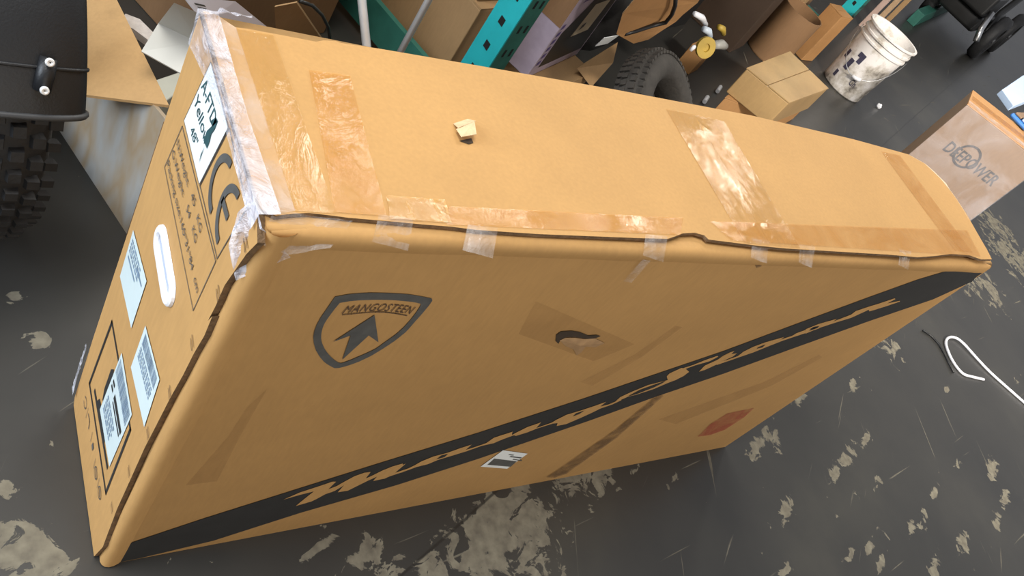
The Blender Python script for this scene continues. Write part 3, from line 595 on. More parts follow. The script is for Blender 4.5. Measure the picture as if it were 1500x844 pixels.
for p, q in zip([(0.1220,0.0114),(0.2320,0.0047),(0.5233,0.0065),(0.7620,0.0095),(0.8824,0.0035),(1.2076,0.0058)], [(0.1367,-0.0050),(0.2464,-0.0102),(0.5487,-0.0064),(0.7839,0.0025),(0.9047,-0.0041),(1.3020,-0.0043)]):
    z = .85
    crinkle([(p[0], p[1]+.01, ZL), (p[0]+.04, p[1]+.006, ZL+.001)], [(p[0]-.01, p[1]-.016, z), (p[0]+.035, p[1]-.02, z-.008)], 'clear_tape_scrap', m_film_thin, 8, 5, .006, p[0]*20)

# ------------------------------------------------------------------ cartons
def carton(name, label, fl, yaw, wd, dp, h, m, z=0, group=None, open_top=False, tape=None, bevel=.004, cat='carton', flap=True):
    """fl: front-left bottom corner; yaw: direction of the front width"""
    ex = Vector((math.cos(yaw), math.sin(yaw), 0)); ey = Vector((-math.sin(yaw), math.cos(yaw), 0))
    c = Vector((fl[0], fl[1], z))+ex*wd/2+ey*dp/2
    t = thing(name, label, cat, c, yaw, group)
    b = MB(); b.box(-wd/2, wd/2, -dp/2, dp/2, 0, h-.006 if flap else h); b.build('carton_body', m, t, bevel=bevel)
    if flap:
        g = .002
        for s in (-1, 1):
            f = MB(); y0, y1 = (-dp/2, -g) if s < 0 else (g, dp/2); f.box(-wd/2, wd/2, y0, y1, h-.0055, h); f.build('top_flap', m, t)
    if tape:
        s = MB(); s.box(-wd/2-.001, wd/2+.001, -.025, .025, h+.0004, h+.0012); s.box(-wd/2-.0016, -wd/2-.0008, -.025, .025, h-.07, h+.0012); s.build('tape', tape, t)
    return t
def lp(face, *a): return face(*a)

# white-lined carton on the left: upright outer corner, sheared body
WC = thing('white_sided_carton', 'battered carton with white coated side and drooping tan lid behind the fat tyre', 'carton', (.139, .75, 0))
br_ = Vector((0.1350,0.6857,0.0000)); e_ = Vector((0.0464,0.9421,0.0000))-br_; e_.normalize(); g_ = Vector((-e_.y, e_.x, 0))*-1
WH_ = .335; WW = .06
def wcp(a, b, z): return br_+e_*a+g_*b+Vector((0, 0, z))
def wall_(a0, a1, b0, b1, z0, z1, name, m):
    mb = MB(); mb.hexa([wcp(a0, b0, z0), wcp(a1, b0, z0), wcp(a1, b1, z0), wcp(a0, b1, z0)], [wcp(a0, b0, z1), wcp(a1, b0, z1), wcp(a1, b1, z1), wcp(a0, b1, z1)]); world_child(mb.build(name, m), WC)
mb = MB(); mb.hexa([wcp(0, 0, 0), wcp(.62, 0, 0), wcp(.62, .007, 0), wcp(0, .007, 0)], [wcp(0, 0, .338), wcp(.62, 0, .262), wcp(.62, .007, .262), wcp(0, .007, .338)]); world_child(mb.build('white_side_wall', m_board_reflect), WC)
wall_(-.0075, -.0005, -.004, WW, 0, WH_, 'end_wall', m_brown); wall_(.6205, .6275, 0, WW, 0, .255, 'end_wall', m_brown); wall_(.0, .62, WW-.007, WW, 0, .12, 'side_wall', m_brown2); wall_(.0, .62, .008, WW-.008, .001, .006, 'carton_bottom', m_brown)
tr = Vector((0.1432,0.7147,0.3450)); tl = Vector((-0.0054,0.8014,0.2650)); b1 = Vector((0.0908,0.9991,0.3450)); b0 = Vector((-0.0415,1.0418,0.2750))
b1 = tr+(b1-tr)*1.9; b0 = tl+(b0-tl)*1.9
mb = MB(); q = [tl, tr, b1, b0]; mb.hexa([p-Vector((0, 0, .003)) for p in q], [p+Vector((0, 0, .003)) for p in q]); world_child(mb.build('tan_lid', cardboard('ochre_carton', (.46, .28, .12), .14, stains=.35)), WC)
# ------------------------------------------------------------------ fat wheel with mudguard at the left edge
WH = thing('fat_bicycle_wheel', 'fat black knobbly tyre under a black mudguard, cut by the left edge', 'wheel', (-.158, .835, 0), math.radians(3))
R_, HW = .37, .066
mb = MB(); seg = 72; prof = []
for k in range(17):
    a = PI*k/16; prof.append((R_-.062+.055*math.sin(a)**.8, HW*math.cos(a)))
prof = [(R_-.10, HW*.75)]+prof+[(R_-.10, -HW*.75)]
mb.lathe(prof, seg, 0, (0, 0, R_), (1, 0, 0)); tyre = mb.build('tyre', m_rubber, WH, smooth=True)
mb = MB()
for i in range(56):
    a = 2*PI*i/56
    for j, xx in enumerate((-.058, -.036, -.012, .012, .036, .058)):
        aa = a+(PI/56 if j % 2 else 0); sx = .0095; sa = .0125/R_
        rr = R_-.062+.055*max(0, 1-(xx/HW)**2)**.4; 
        h = .009 if abs(xx) < .05 else .005; tilt = xx/HW*.45
        def P(x, an, r): return (x, math.cos(an)*r, R_+math.sin(an)*r)
        sx *= 1.1; b4 = [P(xx-sx, aa-sa, rr-.004), P(xx+sx, aa-sa, rr-.004), P(xx+sx, aa+sa, rr-.004), P(xx-sx, aa+sa, rr-.004)]
        o_ = tilt*.02
        t4 = [P(xx-sx*.8+o_, aa-sa*.7, rr+h), P(xx+sx*.8+o_, aa-sa*.7, rr+h), P(xx+sx*.8+o_, aa+sa*.7, rr+h), P(xx-sx*.8+o_, aa+sa*.7, rr+h)]
        if min(p[2] for p in t4) < .001: continue
        mb.hexa(b4, t4)
tr_o = mb.build('tread', m_rubber, WH)
mb = MB(); mb.lathe([(R_-.100, .035), (R_-.112, .033), (R_-.118, 0), (R_-.112, -.033), (R_-.100, -.035)], 64, 0, (0, 0, R_), (1, 0, 0)); mb.build('rim', m_black, WH, smooth=True)
mb = MB(); mb.lathe([(.001, -.05), (.03, -.05), (.03, -.03), (.018, -.028), (.018, .028), (.03, .03), (.03, .05), (.001, .05)], 24, 0, (0, 0, R_), (1, 0, 0)); mb.build('hub', m_black, WH, smooth=True)
for k in range(12):
    a = 2*PI*k/12; mb = MB(); s = (-1)**k*.028
    mb.tube([(s, math.cos(a+.15)*.028, R_+math.sin(a+.15)*.028), (0, math.cos(a)*(R_-.116), R_+math.sin(a)*(R_-.116))], .0012, 6); mb.build('spoke', m_steel, WH)
# mudguard: arched channel over the front top
mb = MB(); nA, nW = 40, 14; A0, A1 = math.radians(157.6), math.radians(60)
RG = R_+.036
def gp(a, u, dr=0):
    wv = (.093 - .010*min(1, max(0, (A0-a)/1.0))) ; x = wv*math.sin(u*PI/2)*1.0; drop = .030*(abs(u)**2.4)
    r = RG-drop+dr; return (x, math.cos(a)*r*1.0, R_+math.sin(a)*r)
for dr, flip in ((0, 0), (-.004, 1)):
    vs = [gp(A0+(A1-A0)*i/nA, -1+2*j/nW, dr) for i in range(nA+1) for j in range(nW+1)]
    mb.add(vs, [(i*(nW+1)+j, i*(nW+1)+j+1, (i+1)*(nW+1)+j+1, (i+1)*(nW+1)+j) for i in range(nA) for j in range(nW)])
mg = mb.build('mudguard', m_fender, WH, smooth=True)
mb = MB(); mb.tube([gp(A0+.002, -1+2*j/20, -.001) for j in range(21)], .005, 8); sub_of(mb.build('mudguard_lip', mat('grey_rubber_lip', (.04, .042, .045), .5, .2), None, smooth=True), mg)
AB = math.radians(149)
mb = MB(); mb.tube([gp(AB-.02, -.96+1.92*j/20, .0) for j in range(21)], .0028, 8); sub_of(mb.build('mudguard_seam', m_fender, None, smooth=True), mg)
# bracket with two bolts
def ori(a): return Vector((0, math.cos(a), math.sin(a)))
mb = MB(); p0 = Vector(gp(AB+.055, .20, .006)); p1 = Vector(gp(AB-.055, .26, .006))
mb.tube([p0, p0.lerp(p1, .5), p1], [.011, .012, .011], 12); br2 = sub_of(mb.build('bracket', m_fender, None, smooth=True), mg)
for a, u in ((AB+.045, .21), (AB-.045, .25)):
    mb = MB(); mb.lathe([(.001, .003), (.0025, .003), (.003, .005), (.0055, .0045), (.006, 0)], 14, 0, Vector(gp(a, u, .0165)), ori(a)); sub_of(mb.build('bolt', m_chrome, None, smooth=True), mg)
# fork leg so the wheel is carried
for s in (-1, 1):
    mb = MB(); mb.tube([(s*.095, 0, R_), (s*.095, .03, R_+.3), (s*.075, .06, R_+.55)], .016, 12); mb.build('fork_leg', m_black, WH, smooth=True)
mb = MB(); mb.tube([(-.105, 0, R_), (.105, 0, R_)], .008, 10); mb.build('axle', m_steel, WH)
mb = MB(); mb.tube([(-.075, .06, R_+.55), (.075, .06, R_+.55)], .02, 12); mb.build('fork_crown', m_black, WH)

# ------------------------------------------------------------------ pallet rack
RK = thing('pallet_rack', 'teal steel pallet rack upright standing behind the big carton', 'rack', RO)
PW = .085
def rack_post(a, b, h):
    mb = MB(); p = lambda x, y, z: rk(a+x, b+y, z)
    t_ = .006
    def bx(x0, x1, y0, y1, z0, z1, mi=0): mb.hexa([p(x0, y0, z0), p(x1, y0, z0), p(x1, y1, z0), p(x0, y1, z0)], [p(x0, y0, z1), p(x1, y0, z1), p(x1, y1, z1), p(x0, y1, z1)], mi)
    bx(0, t_, 0, PW, .0, h, 0); bx(t_, PW, 0, t_, 0, h, 1); bx(PW-t_, PW, t_, PW, 0, h, 1); bx(t_, PW-t_, PW-t_, PW, 0, h, 1)
    post = world_child(mb.build('upright_post', [m_teal, m_teal_shade]), RK)
    return post
def rack_slots(a, b, h, post):
    for k in range(int(h/.085)):
        z = .06+k*.085
        mb = MB(); q = [rk(a-.0009, b+.033, z), rk(a-.0009, b+.052, z+.003), rk(a-.0009, b+.052, z+.026), rk(a-.0009, b+.033, z+.023)]
        mb.prism(q, -RU*.0003); s_ = mb.build('slot', m_hole); s_.parent = post
        for xx in (.028, .058):
            mb = MB(); q = [rk(a+xx, b-.0009, z+.004), rk(a+xx+.009, b-.0009, z+.004), rk(a+xx+.009, b-.0009, z+.030), rk(a+xx, b-.0009, z+.030)]
            mb.prism(q, -RV*.0003); s_ = mb.build('slot', m_hole); s_.parent = post
HP = 1.55
for a in (0, 3.5):
    for b in (0, 1.1):
        po = rack_post(a, b, HP)
        if b == 0: rack_slots(a, b, 1.1 if a == 0 else .6, po)
    mb = MB(); q0, q1 = rk(a, PW, .03), rk(a, 1.1, .03)
    def bar(q0, q1, wx, wz):
        mb.hexa([q0, q0+RU*wx, q1+RU*wx, q1], [q0+Vector((0, 0, wz)), q0+RU*wx+Vector((0, 0, wz)), q1+RU*wx+Vector((0, 0, wz)), q1+Vector((0, 0, wz))])
    bar(q0, q1, .02, .11); world_child(mb.build('cross_strut', m_teal_shade), RK)
    mb = MB(); q0, q1 = rk(a+.02, PW, 1.2), rk(a+.02, 1.1, 1.2); bar(q0, q1, .04, .05); world_child(mb.build('cross_strut', m_teal_shade), RK)
for b in (.0, 1.1):
    mb = MB(); q0 = rk(PW, b, 1.30); q1 = rk(3.5, b, 1.30); mb.hexa([q0, q1, q1+RV*.05, q0+RV*.05], [p+Vector((0, 0, .1)) for p in (q0, q1, q1+RV*.05, q0+RV*.05)]); world_child(mb.build('shelf_beam', m_teal), RK)
mb = MB(); q = [rk(PW+.01, 0, 1.402), rk(3.49, 0, 1.402), rk(3.49, 1.18, 1.402), rk(PW+.01, 1.18, 1.402)]; mb.hexa(q, [p+Vector((0, 0, .02)) for p in q]); world_child(mb.build('shelf_deck', m_brown2), RK)

# zinc tubes
def to_floor(a, b, top):
    a, b = Vector(a), Vector(b); d = (a-b)/(a.z-b.z); return [b-d*(b.z-.016), b+d*(top-b.z)]
q = Vector((0.7272,1.0000,0.3567)); mb = MB(); mb.tube([(q.x, q.y, 0), (q.x, q.y, 1.5)], .0085, 16); tag(mb.build('metal_tube', m_chrome, smooth=True), 'upright zinc tube nearest the teal upright, behind the big carton', 'tube', 'zinc tubes')
mb = MB(); mb.tube(to_floor((0.6085,1.0600,0.4350), (0.6244,0.9800,0.3694), 1.3), .0105, 16); tag(mb.build('metal_tube', m_chrome, smooth=True), 'thicker leaning zinc tube left of the upright one', 'tube', 'zinc tubes')

# ------------------------------------------------------------------ cartons in and beside the rack
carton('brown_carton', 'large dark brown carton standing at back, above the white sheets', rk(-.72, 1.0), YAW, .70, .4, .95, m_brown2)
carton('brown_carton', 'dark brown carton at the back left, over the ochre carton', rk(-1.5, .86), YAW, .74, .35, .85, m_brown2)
carton('tan_carton', 'lower tan carton behind the zinc tubes, another carton on it', rk(.09, .17), YAW, .185, .85, .34, m_tan2)
carton('wrapped_carton', 'upper tan carton with film wrap, on a carton behind the teal upright', rk(.10, .20), YAW, .17, .80, .42, m_tan2, .342, tape=m_film)
carton('tan_carton', 'tan carton left of the zinc tubes, in the dark behind', rk(-.62, .42), YAW+.1, .5, .5, .5, m_brown)
# leaning flap with a strap loop
mb = MB(); q = [Vector(p) for p in ((0.4403,1.0280,0.3000), (0.6100,1.1388,0.2400), (0.4124,0.9548,0.4600), (0.3576,0.9240,0.4600))]; mb.prism(q, (.004, .006, 0)); 
tag(mb.build('cardboard_sheet', m_tan2), 'tan cardboard sheet leaning with a lit slanting edge, above the left corner', 'cardboard')
mb = MB(); mb.tube([(0.3938,0.9036,0.5000),(0.4423,0.9435,0.4700),(0.4960,0.9902,0.4200),(0.5469,1.0353,0.3600),(0.5912,1.0763,0.2900)], .004, 8); tag(mb.build('strap_loop', m_black, smooth=True), 'thin dark strap curving down beside the leaning cardboard sheet', 'strap')

# white sheets and packaging behind the corner
def sheet(pts, th=.003):
    mb = MB(); pts = [Vector(p) for p in pts]; mb.prism(pts, (0, 0, -th)); return mb
mb = MB()
a, b, c, d, e, f = [Vector(p) for p in [(0.0957,0.7902,0.4000),(0.1661,0.7405,0.4000),(0.1876,0.7933,0.4400),(0.1220,0.8268,0.4400),(0.1775,0.7491,0.5300),(0.1194,0.7720,0.5300)]]
for q in ([a, b, c, d], [d, c, e, f]): mb.prism(q, (.0015, .002, -.004))
tag(mb.build('white_board', m_sheet), 'folded pale grey-white board propped above the white block', 'board')
mb = MB(); q = [Vector(p) for p in ((0.1432,0.8106,0.5200), (0.1947,0.8130,0.4700), (0.3616,0.8532,0.4400), (0.2402,0.8280,0.5200))]; mb.prism(q, (.001, .002, -.004))
pb = tag(mb.build('printed_sheet', m_lav), 'lavender white packaging sheet with grey lettering behind the carton corner', 'packaging')
mb = MB()
for k in range(5):
    x = 283+k*6.6; y = 8+k*3.2
q0 = [Vector(p) for p in ((0.1559,0.8025,0.5150), (0.1977,0.8002,0.5050))]
n_up = (q[3]-q[0]).cross(q[1]-q[0]).normalized(); n_up = n_up if n_up.z > 0 else -n_up
def inpl(u, v): return q[0]*(1-u)*(1-v)+q[1]*v*(1-u)+q[2]*u*v+q[3]*u*(1-v)+n_up*.0012
for k in range(5):
    v0 = .20+k*.13; mb.add([inpl(.10, v0), inpl(.10, v0+.07), inpl(.26, v0+.10), inpl(.26, v0+.03)], [(0, 1, 2, 3)])
o = mb.build('print_marks', m_ink_grey); o.parent = pb
mb = MB(); tp_ = [Vector(p) for p in ((0.1907,1.0157,0.1300), (0.2734,1.0724,0.1300), (0.3048,1.0500,0.1300), (0.2226,0.9622,0.1300))]; mb.hexa([Vector((p.x, p.y, 0)) for p in tp_], tp_)
tag(mb.build('white_block', mat('white_foam', (.62, .64, .56), .7, .05, 8), bevel=.004), 'pale greenish-white foam block between ochre carton and big carton', 'block')
mb = MB()
for q in ([Vector(p) for p in ((0.0881,0.9447,0.3340), (0.1152,0.9347,0.3340), (0.1326,0.9683,0.3340), (0.1073,0.9768,0.3340))], [Vector(p) for p in ((0.1152,0.9347,0.3340), (0.1412,0.9062,0.3340), (0.1550,0.9302,0.3340), (0.1326,0.9683,0.3340))]):
    mb.hexa([p-Vector((0, 0, .016)) for p in q], q)
tag(mb.build('flat_white_carton', mat('off_white_carton', (.52, .47, .43), .6, .16, 60)), 'folded off-white carton strip with faint print lying behind the tan lid', 'carton')

# lilac printed carton
LC = carton('printed_carton', 'lilac printed carton with a black panel and paper label right of the teal upright', (1.4203,1.3103), math.radians(31), .40, .34, .52, m_purple, .13, flap=True)
def fr(t, wd, dp, poly, name, m, d=.0012, side='front'):
    mb = MB()
    if side == 'front': pts = [Vector((-wd/2+x, -dp/2-d, z)) for x, z in poly]
    else: pts = [Vector((-wd/2-d, dp/2-y, z)) for y, z in poly]
    mb.add(pts, [tuple(range(len(pts)))]); o = mb.build(name, m, fix=False); o.parent = t; return o
fr(LC, .40, .34, [(.05, .035), (.385, .035), (.385, .30), (.15, .30), (.05, .18)], 'black_panel', m_black)
fr(LC, .40, .34, [(.16, .14), (.30, .14), (.32, .27), (.19, .27)], 'paper_label', mat('cream_label', (.52, .44, .30), .7, .08), .002)
for k in range(6): fr(LC, .40, .34, [(.012, .05+k*.03), (.034, .055+k*.03), (.034, .072+k*.03), (.012, .068+k*.03)], 'violet_lettering', m_violet)
fr(LC, .40, .34, [(.05, .30), (.16, .315), (.39, .315), (.39, .345), (.10, .33)], 'violet_stripe', m_violet)
fr(LC, .40, .34, [(.20, .16), (.225, .17), (.225, .19), (.20, .18)], 'label_print', m_ink_grey, .003)
fr(LC, .40, .34, [(.14, .05), (.25, .05), (.25, .17), (.14, .17)], 'black_patch', m_black, .0012, 'left')
fr(LC, .40, .34, [(.0, .21), (.34, .21), (.34, .50), (.03, .50)], 'brown_patch', m_brown, .0012, 'left')
carton('tan_carton', 'squat tan carton under the lilac printed carton', rk(.42, -.02), math.radians(31), .36, .36, .128, m_tan2)
mb = MB(); q = [Vector(p) for p in ((1.6685,1.3862,0.1600), (1.8275,1.4499,0.2600), (1.8803,1.4554,0.1700), (1.7799,1.3778,0.1000))]; mb.prism(q, (.003, .004, 0)); tag(mb.build('cardboard_scrap', m_tan2), 'bent scrap of tan cardboard left of the tyre', 'cardboard')

# torn orange cardboard above the tyre
mb = MB(); q = [Vector(p) for p in [(1.5576,1.2302,0.4200),(1.4707,1.1795,0.5200),(1.4579,1.1625,0.6000),(1.8534,1.3043,0.6000),(1.9208,1.3528,0.5400),(1.9273,1.3761,0.4700),(1.9408,1.3923,0.4300),(1.8867,1.3733,0.3900),(1.8366,1.3516,0.3600),(1.7308,1.3017,0.3600)]]; mb.prism(q, (.004, .006, 0), 0, 1)
tag(mb.build('torn_cardboard', [m_tan3, m_torn]), 'torn orange-brown cardboard piece with a black strap above the tyre', 'cardboard')
mb = MB(); mb.tube([(1.6658,1.2269,0.6000),(1.7142,1.2468,0.5600),(1.7659,1.2775,0.5100),(1.7949,1.3031,0.4650),(1.7502,1.3023,0.4400),(1.6692,1.2753,0.4200),(1.6208,1.2599,0.4100)], .007, 8); tag(mb.build('black_strap', m_black, smooth=True), 'black strap curving over the torn orange cardboard', 'strap')

def lump(name, label, cat, loc, size, m, seed=0, amp=.35, parent=None):
    bm = bmesh.new(); bmesh.ops.create_icosphere(bm, subdivisions=4, radius=1)
    for v in bm.verts:
        n = v.co.normalized(); d = 1+amp*noise.noise(n*1.6+Vector((seed, 0, 0)))+amp*.35*noise.noise(n*4.5+Vector((0, seed, 0)))
        v.co = Vector((n.x*size[0], n.y*size[1], n.z*size[2]))*d
    mz = min(v.co.z for v in bm.verts)
    for v in bm.verts: v.co.z -= mz
    me = bpy.data.meshes.new(name); bm.to_mesh(me); bm.free(); me.materials.append(m)
    for p in me.polygons: p.use_smooth = True
    o = bpy.data.objects.new(name, me); COL.objects.link(o); o.location = loc
    return tag(o, label, cat)
lump('black_bag', 'black plastic bag of rubbish beside the lilac printed carton', 'bag', (1.95, 1.78, 0), (.17, .17, .26), m_bag, 2)
mb = MB(); q = [Vector(p) for p in ((1.5124,1.2295,0.3600), (1.5153,1.2224,0.4000), (1.6045,1.2604,0.4000), (1.5857,1.2622,0.3600))]; mb.prism(q, (.002, .004, 0)); tag(mb.build('paper_scrap', m_paper), 'small white paper scrap under the black bag', 'paper')

# loose tyre
TY = thing('loose_tyre', 'dusty fat tyre leaning in the shade behind the big carton', 'tyre', (1.80, 1.05, 0))
mb = MB(); pr_ = []
for k in range(25):
    a = 2*PI*k/24-PI/2; cx = math.cos(a); sx_ = math.sin(a)
    if cx < -.75: continue
    pr_.append((.21+.056*cx, .062*sx_))
ax_ = Vector((.348, -.603, .717)).normalized(); TZ = .216
mb.lathe(pr_, 64, 0, (0, 0, TZ), ax_); mb.build('tyre_casing', m_rubber_dusty, TY, smooth=True)
mb = MB(); e1 = ax_.orthogonal().normalized(); e2 = ax_.cross(e1)
for i in range(60):
    for j, off in enumerate((-.04, -.015, .015, .04)):
        a = 2*PI*(i+.5*(j % 2))/60; rad = (e1*math.cos(a)+e2*math.sin(a)); tg = e2*math.cos(a)-e1*math.sin(a)
        rr = .21+.056*math.sqrt(max(0, 1-(off/.062)**2)); c = Vector((0, 0, TZ))+rad*(rr-.003)+ax_*off
        b4 = [c+tg*s*.009+ax_*u*.009 for s, u in ((-1, -1), (1, -1), (1, 1), (-1, 1))]; mb.hexa(b4, [p+rad*.009 for p in b4])
mb.build('tread', m_rubber_dusty, TY)

# dark hardware heap behind the tyre
carton('open_crate', 'dark crate of bicycle hardware behind the loose tyre', (2.55, 2.0), math.radians(25), .46, .36, .30, m_black, cat='crate', flap=False)
def disc(p, r, nrm, th, m, name, label, cat):
    mb = MB(); mb.lathe([(.001, 0), (r, 0), (r, th), (r*.4, th), (r*.35, th*.5), (.001, th*.5)], 24, 0, (0, 0, 0), nrm); o = mb.build(name, m, smooth=False); o.location = p; return tag(o, label, cat)
disc((2.2936,1.4926,0.3100), .042, (-.2, -.75, .35), .014, m_gold, 'yellow_disc', 'yellow round reflector-like disc among the dark hardware', 'disc')
for i, (a, b, r, m, nm, lb) in enumerate((
    ((2.1388,1.5102,0.4200), (2.3083,1.5706,0.3600), .010, m_plastic_white, 'white_fitting', 'slim off-white fitting nearest the top among the hardware'),
    ((2.2697,1.5351,0.3600), (2.3445,1.5435,0.3300), .012, mat('bluish_white_plastic', (.55, .62, .70), .4, .1), 'white_lever', 'bluish-white plastic lever above the yellow disc'),
    ((2.4011,1.5859,0.3600), (2.4713,1.5959,0.3300), .011, m_gold, 'yellow_fitting', 'small yellow fitting right of the white lever'),
    ((2.3552,1.5097,0.3200), (2.4595,1.5411,0.3100), .016, mat('grey_plastic', (.30, .29, .26), .5, .2), 'grey_fitting', 'grey fitting right of the yellow disc'),
    ((2.1921,1.4574,0.3000), (2.2029,1.4607,0.3200), .007, m_plastic_white, 'white_stick', 'thin white stick left of the yellow disc'))):
    mb = MB(); mb.tube([a, Vector(a).lerp(Vector(b), .5)+Vector((0, 0, .008)), b], [r, r*1.25, r*.9], 10); tag(mb.build(nm, m, smooth=True), lb, 'fitting')
for p, nm, lb in (((2.8409,1.6811,0.0300), 'plastic_crumb', 'white plastic bit nearer the tan box stack'), ((2.6704,1.5788,0.0300), 'plastic_crumb', 'white plastic bit beside the loose tyre')):
    mb = MB(); p = Vector(p); mb.tube([(p.x-.02, p.y-.012, .012), (p.x+.02, p.y+.02, .018)], .010, 10); tag(mb.build(nm, m_plastic_white), lb, 'plastic bit')
carton('cardboard_offcut', 'small orange cardboard offcut beside the loose tyre', (2.6877,1.7607), .5, .12, .08, .12, m_tan3, flap=False, cat='cardboard')

carton('brown_carton', 'tall dark brown carton behind the hardware heap', (3.2121,2.0448), math.radians(28), .23, .30, .75, m_brown2)
# open cardboard tube
mb = MB(); H_ = .30
mb.lathe([(.001, 0), (.115, 0), (.120, .01), (.120, H_), (.114, H_), (.114, .02), (.001, .02)], 40, 0, (0, 0, 0))
o = mb.build('cardboard_drum', m_brown, smooth=False, bevel=.001); o.location = (3.60, 2.14, 0); tag(o, 'open round-mouthed brown cardboard drum, left of the wrapped cartons', 'drum')
carton('wrapped_carton', 'tall tan film-wrapped carton right of the cardboard drum', (3.71, 2.27), math.radians(30), .20, .32, .8, m_tan2, group='tall wrapped cartons', tape=m_film)
carton('wrapped_carton', 'slim tan film-wrapped carton, second right of the cardboard drum', (3.895, 2.375), math.radians(30), .17, .32, .8, m_tan2, group='tall wrapped cartons', tape=m_film)
carton('tan_carton', 'brown carton standing right of the two tall wrapped cartons', (4.06, 2.47), math.radians(30), .19, .3, .55, m_brown)
carton('tan_carton', 'small orange-tan carton on its end left of the bucket', (4.00, 2.19), math.radians(10), .14, .11, .32, m_tan3)

# stack of two boxes by the bucket
bq = [Vector(p) for p in [(3.1612,1.5091,0.0000),(3.7443,1.7813,-0.0000),(3.5016,2.0231,0.0000),(2.8860,1.6584,0.0000)]]
def ord_box(top4, z0, z1, name, m, label, film_=None):
    """box from its four top corners (world), near corner first"""
    c = sum(top4, Vector())/4; t = thing(name, label, 'carton', (c.x, c.y, z0))
    mb = MB(); mb.hexa([Vector((p.x, p.y, z0)) for p in top4], [Vector((p.x, p.y, z1-.002)) for p in top4]); world_child(mb.build('carton_body', m, bevel=.006), t)
    q = [c+(p-c)*1.004 for p in top4]; a, b, c2, d = q
    def tri(u, v): return Vector(((a*(1-u)+b*u)*(1-v)+(d*(1-u)+c2*u)*v))
    for v0, v1 in ((.0, .49), (.51, 1)):
        mb = MB(); qq = [tri(0, v0), tri(1, v0), tri(1, v1), tri(0, v1)]
        mb.hexa([Vector((p.x, p.y, z1-.0015)) for p in qq], [Vector((p.x, p.y, z1+.003)) for p in qq]); world_child(mb.build('top_flap', m), t)
    return t
lowz = .165
ord_box([Vector(p) for p in [(2.8278,1.3485,0.1650),(3.3750,1.5963,0.1650),(3.1549,1.7762,0.1650),(2.5106,1.4062,0.1650)]], 0, lowz, 'tan_carton', m_tan3, 'lower orange-brown carton of the pair left of the bucket')
ord_box([Vector(p) for p in [(2.6818,1.2692,0.3000),(3.1554,1.4547,0.3000),(3.0500,1.6742,0.3000),(2.5362,1.4413,0.3000)]], lowz+.004, .30, 'wrapped_carton', cardboard('wrapped_tan_carton', (.42, .27, .12), .2, .35, stains=.3), 'film-wrapped tan carton on top of the pair left of the bucket')

# ------------------------------------------------------------------ bucket
def bucket_mat():
    m, t, b = nt('stained_white_plastic'); tc = N(t, 'ShaderNodeTexCoord')
    n = N(t, 'ShaderNodeTexNoise', i_Scale=9, i_Detail=6, i_Roughness=.65); t.links.new(tc.outputs['Object'], n.inputs['Vector'])
    sp = N(t, 'ShaderNodeSeparateXYZ'); t.links.new(tc.outputs['Object'], sp.inputs[0])
    g = N(t, 'ShaderNodeMapRange', i_1=.05, i_2=.32, i_3=.16, i_4=0.); t.links.new(sp.outputs[2], g.inputs[0])
    a = N(t, 'ShaderNodeMath', operation='ADD'); t.links.new(n.outputs[0], a.inputs[0]); t.links.new(g.outputs[0], a.inputs[1])
    r = ramp(t, a.outputs[0], [(.53, (.80, .76, .72)), (.66, (.52, .47, .40)), (.76, (.16, .14, .12))]); t.links.new(r.outputs[0], b.inputs['Base Color']); b.inputs['Roughness'].default_value = .45
    return m
BU = thing('plastic_bucket', 'dirty white plastic bucket standing on the floor right of the cartons', 'bucket', (*(4.2689,2.0272), 0))
bk_m = bucket_mat(); BH = .40
mb = MB(); mb.lathe([(.001, .0), (.128, 0), (.134, .006), (.150, BH-.09), (.158, BH-.088), (.158, BH-.078), (.152, BH-.076), (.153, BH-.055), (.161, BH-.053), (.161, BH-.043), (.154, BH-.041), (.156, BH-.012), (.166, BH-.010), (.166, BH), (.152, BH), (.147, BH-.09), (.126, .008), (.001, .008)], 48)
mb.build('bucket_body', bk_m, BU, smooth=True).modifiers.new('es', 'EDGE_SPLIT')
va = math.atan2(-.485-2.0, -.30-4.2)        # side that faces the aisle
mb = MB(); pts = []
for k in range(21):
    a = va-PI/2+PI*k/20; pts.append((math.cos(a)*.166, math.sin(a)*.166, BH-.07-.20*math.sin(PI*k/20)))
mb.tube(pts, .0022, 6); mb.build('wire_handle', m_steel, BU, smooth=True)
mid_ = pts[11]; mb = MB(); mb.tube(pts[10:13], .011, 10); mb.build('handle_grip', m_plastic_white, BU, smooth=True)
def on_bucket(poly, name, m, d=.002):
    mb = MB(); vs = []
    for a, z in poly:
        r = .134+(.150-.134)*(z-.006)/(BH-.096)+d; vs.append((math.cos(va+a)*r, math.sin(va+a)*r, z))
    mb.add(vs, [tuple(range(len(vs)))]); mb.build(name, m, BU, fix=False)
m_bd = mat('dark_label_print', (.05, .045, .08), .6, .4, 60)
for q in ([(-.30, .19), (-.12, .19), (-.12, .25), (-.30, .25)], [(-.42, .22), (-.30, .22), (-.30, .25), (-.42, .25)], [(-.55, .12), (-.35, .12), (-.35, .19), (-.55, .19)], [(-.95, .16), (-.78, .16), (-.78, .21), (-.95, .21)], [(-.7, .05), (-.55, .05), (-.55, .09), (-.7, .09)]):
    on_bucket(q, 'label_patch', m_bd)
v, f = text_tris('Ch', offset=.01)
mb = MB(); vs = []
for x, y, _ in v:
    a = .10+x*.24; z = .075+y*.055; r = .134+.016*(z-.006)/(BH-.096)+.002; vs.append((math.cos(va+a)*r, math.sin(va+a)*r, z))
mb.add(vs, f); mb.build('bucket_lettering', m_bd, BU, fix=False)

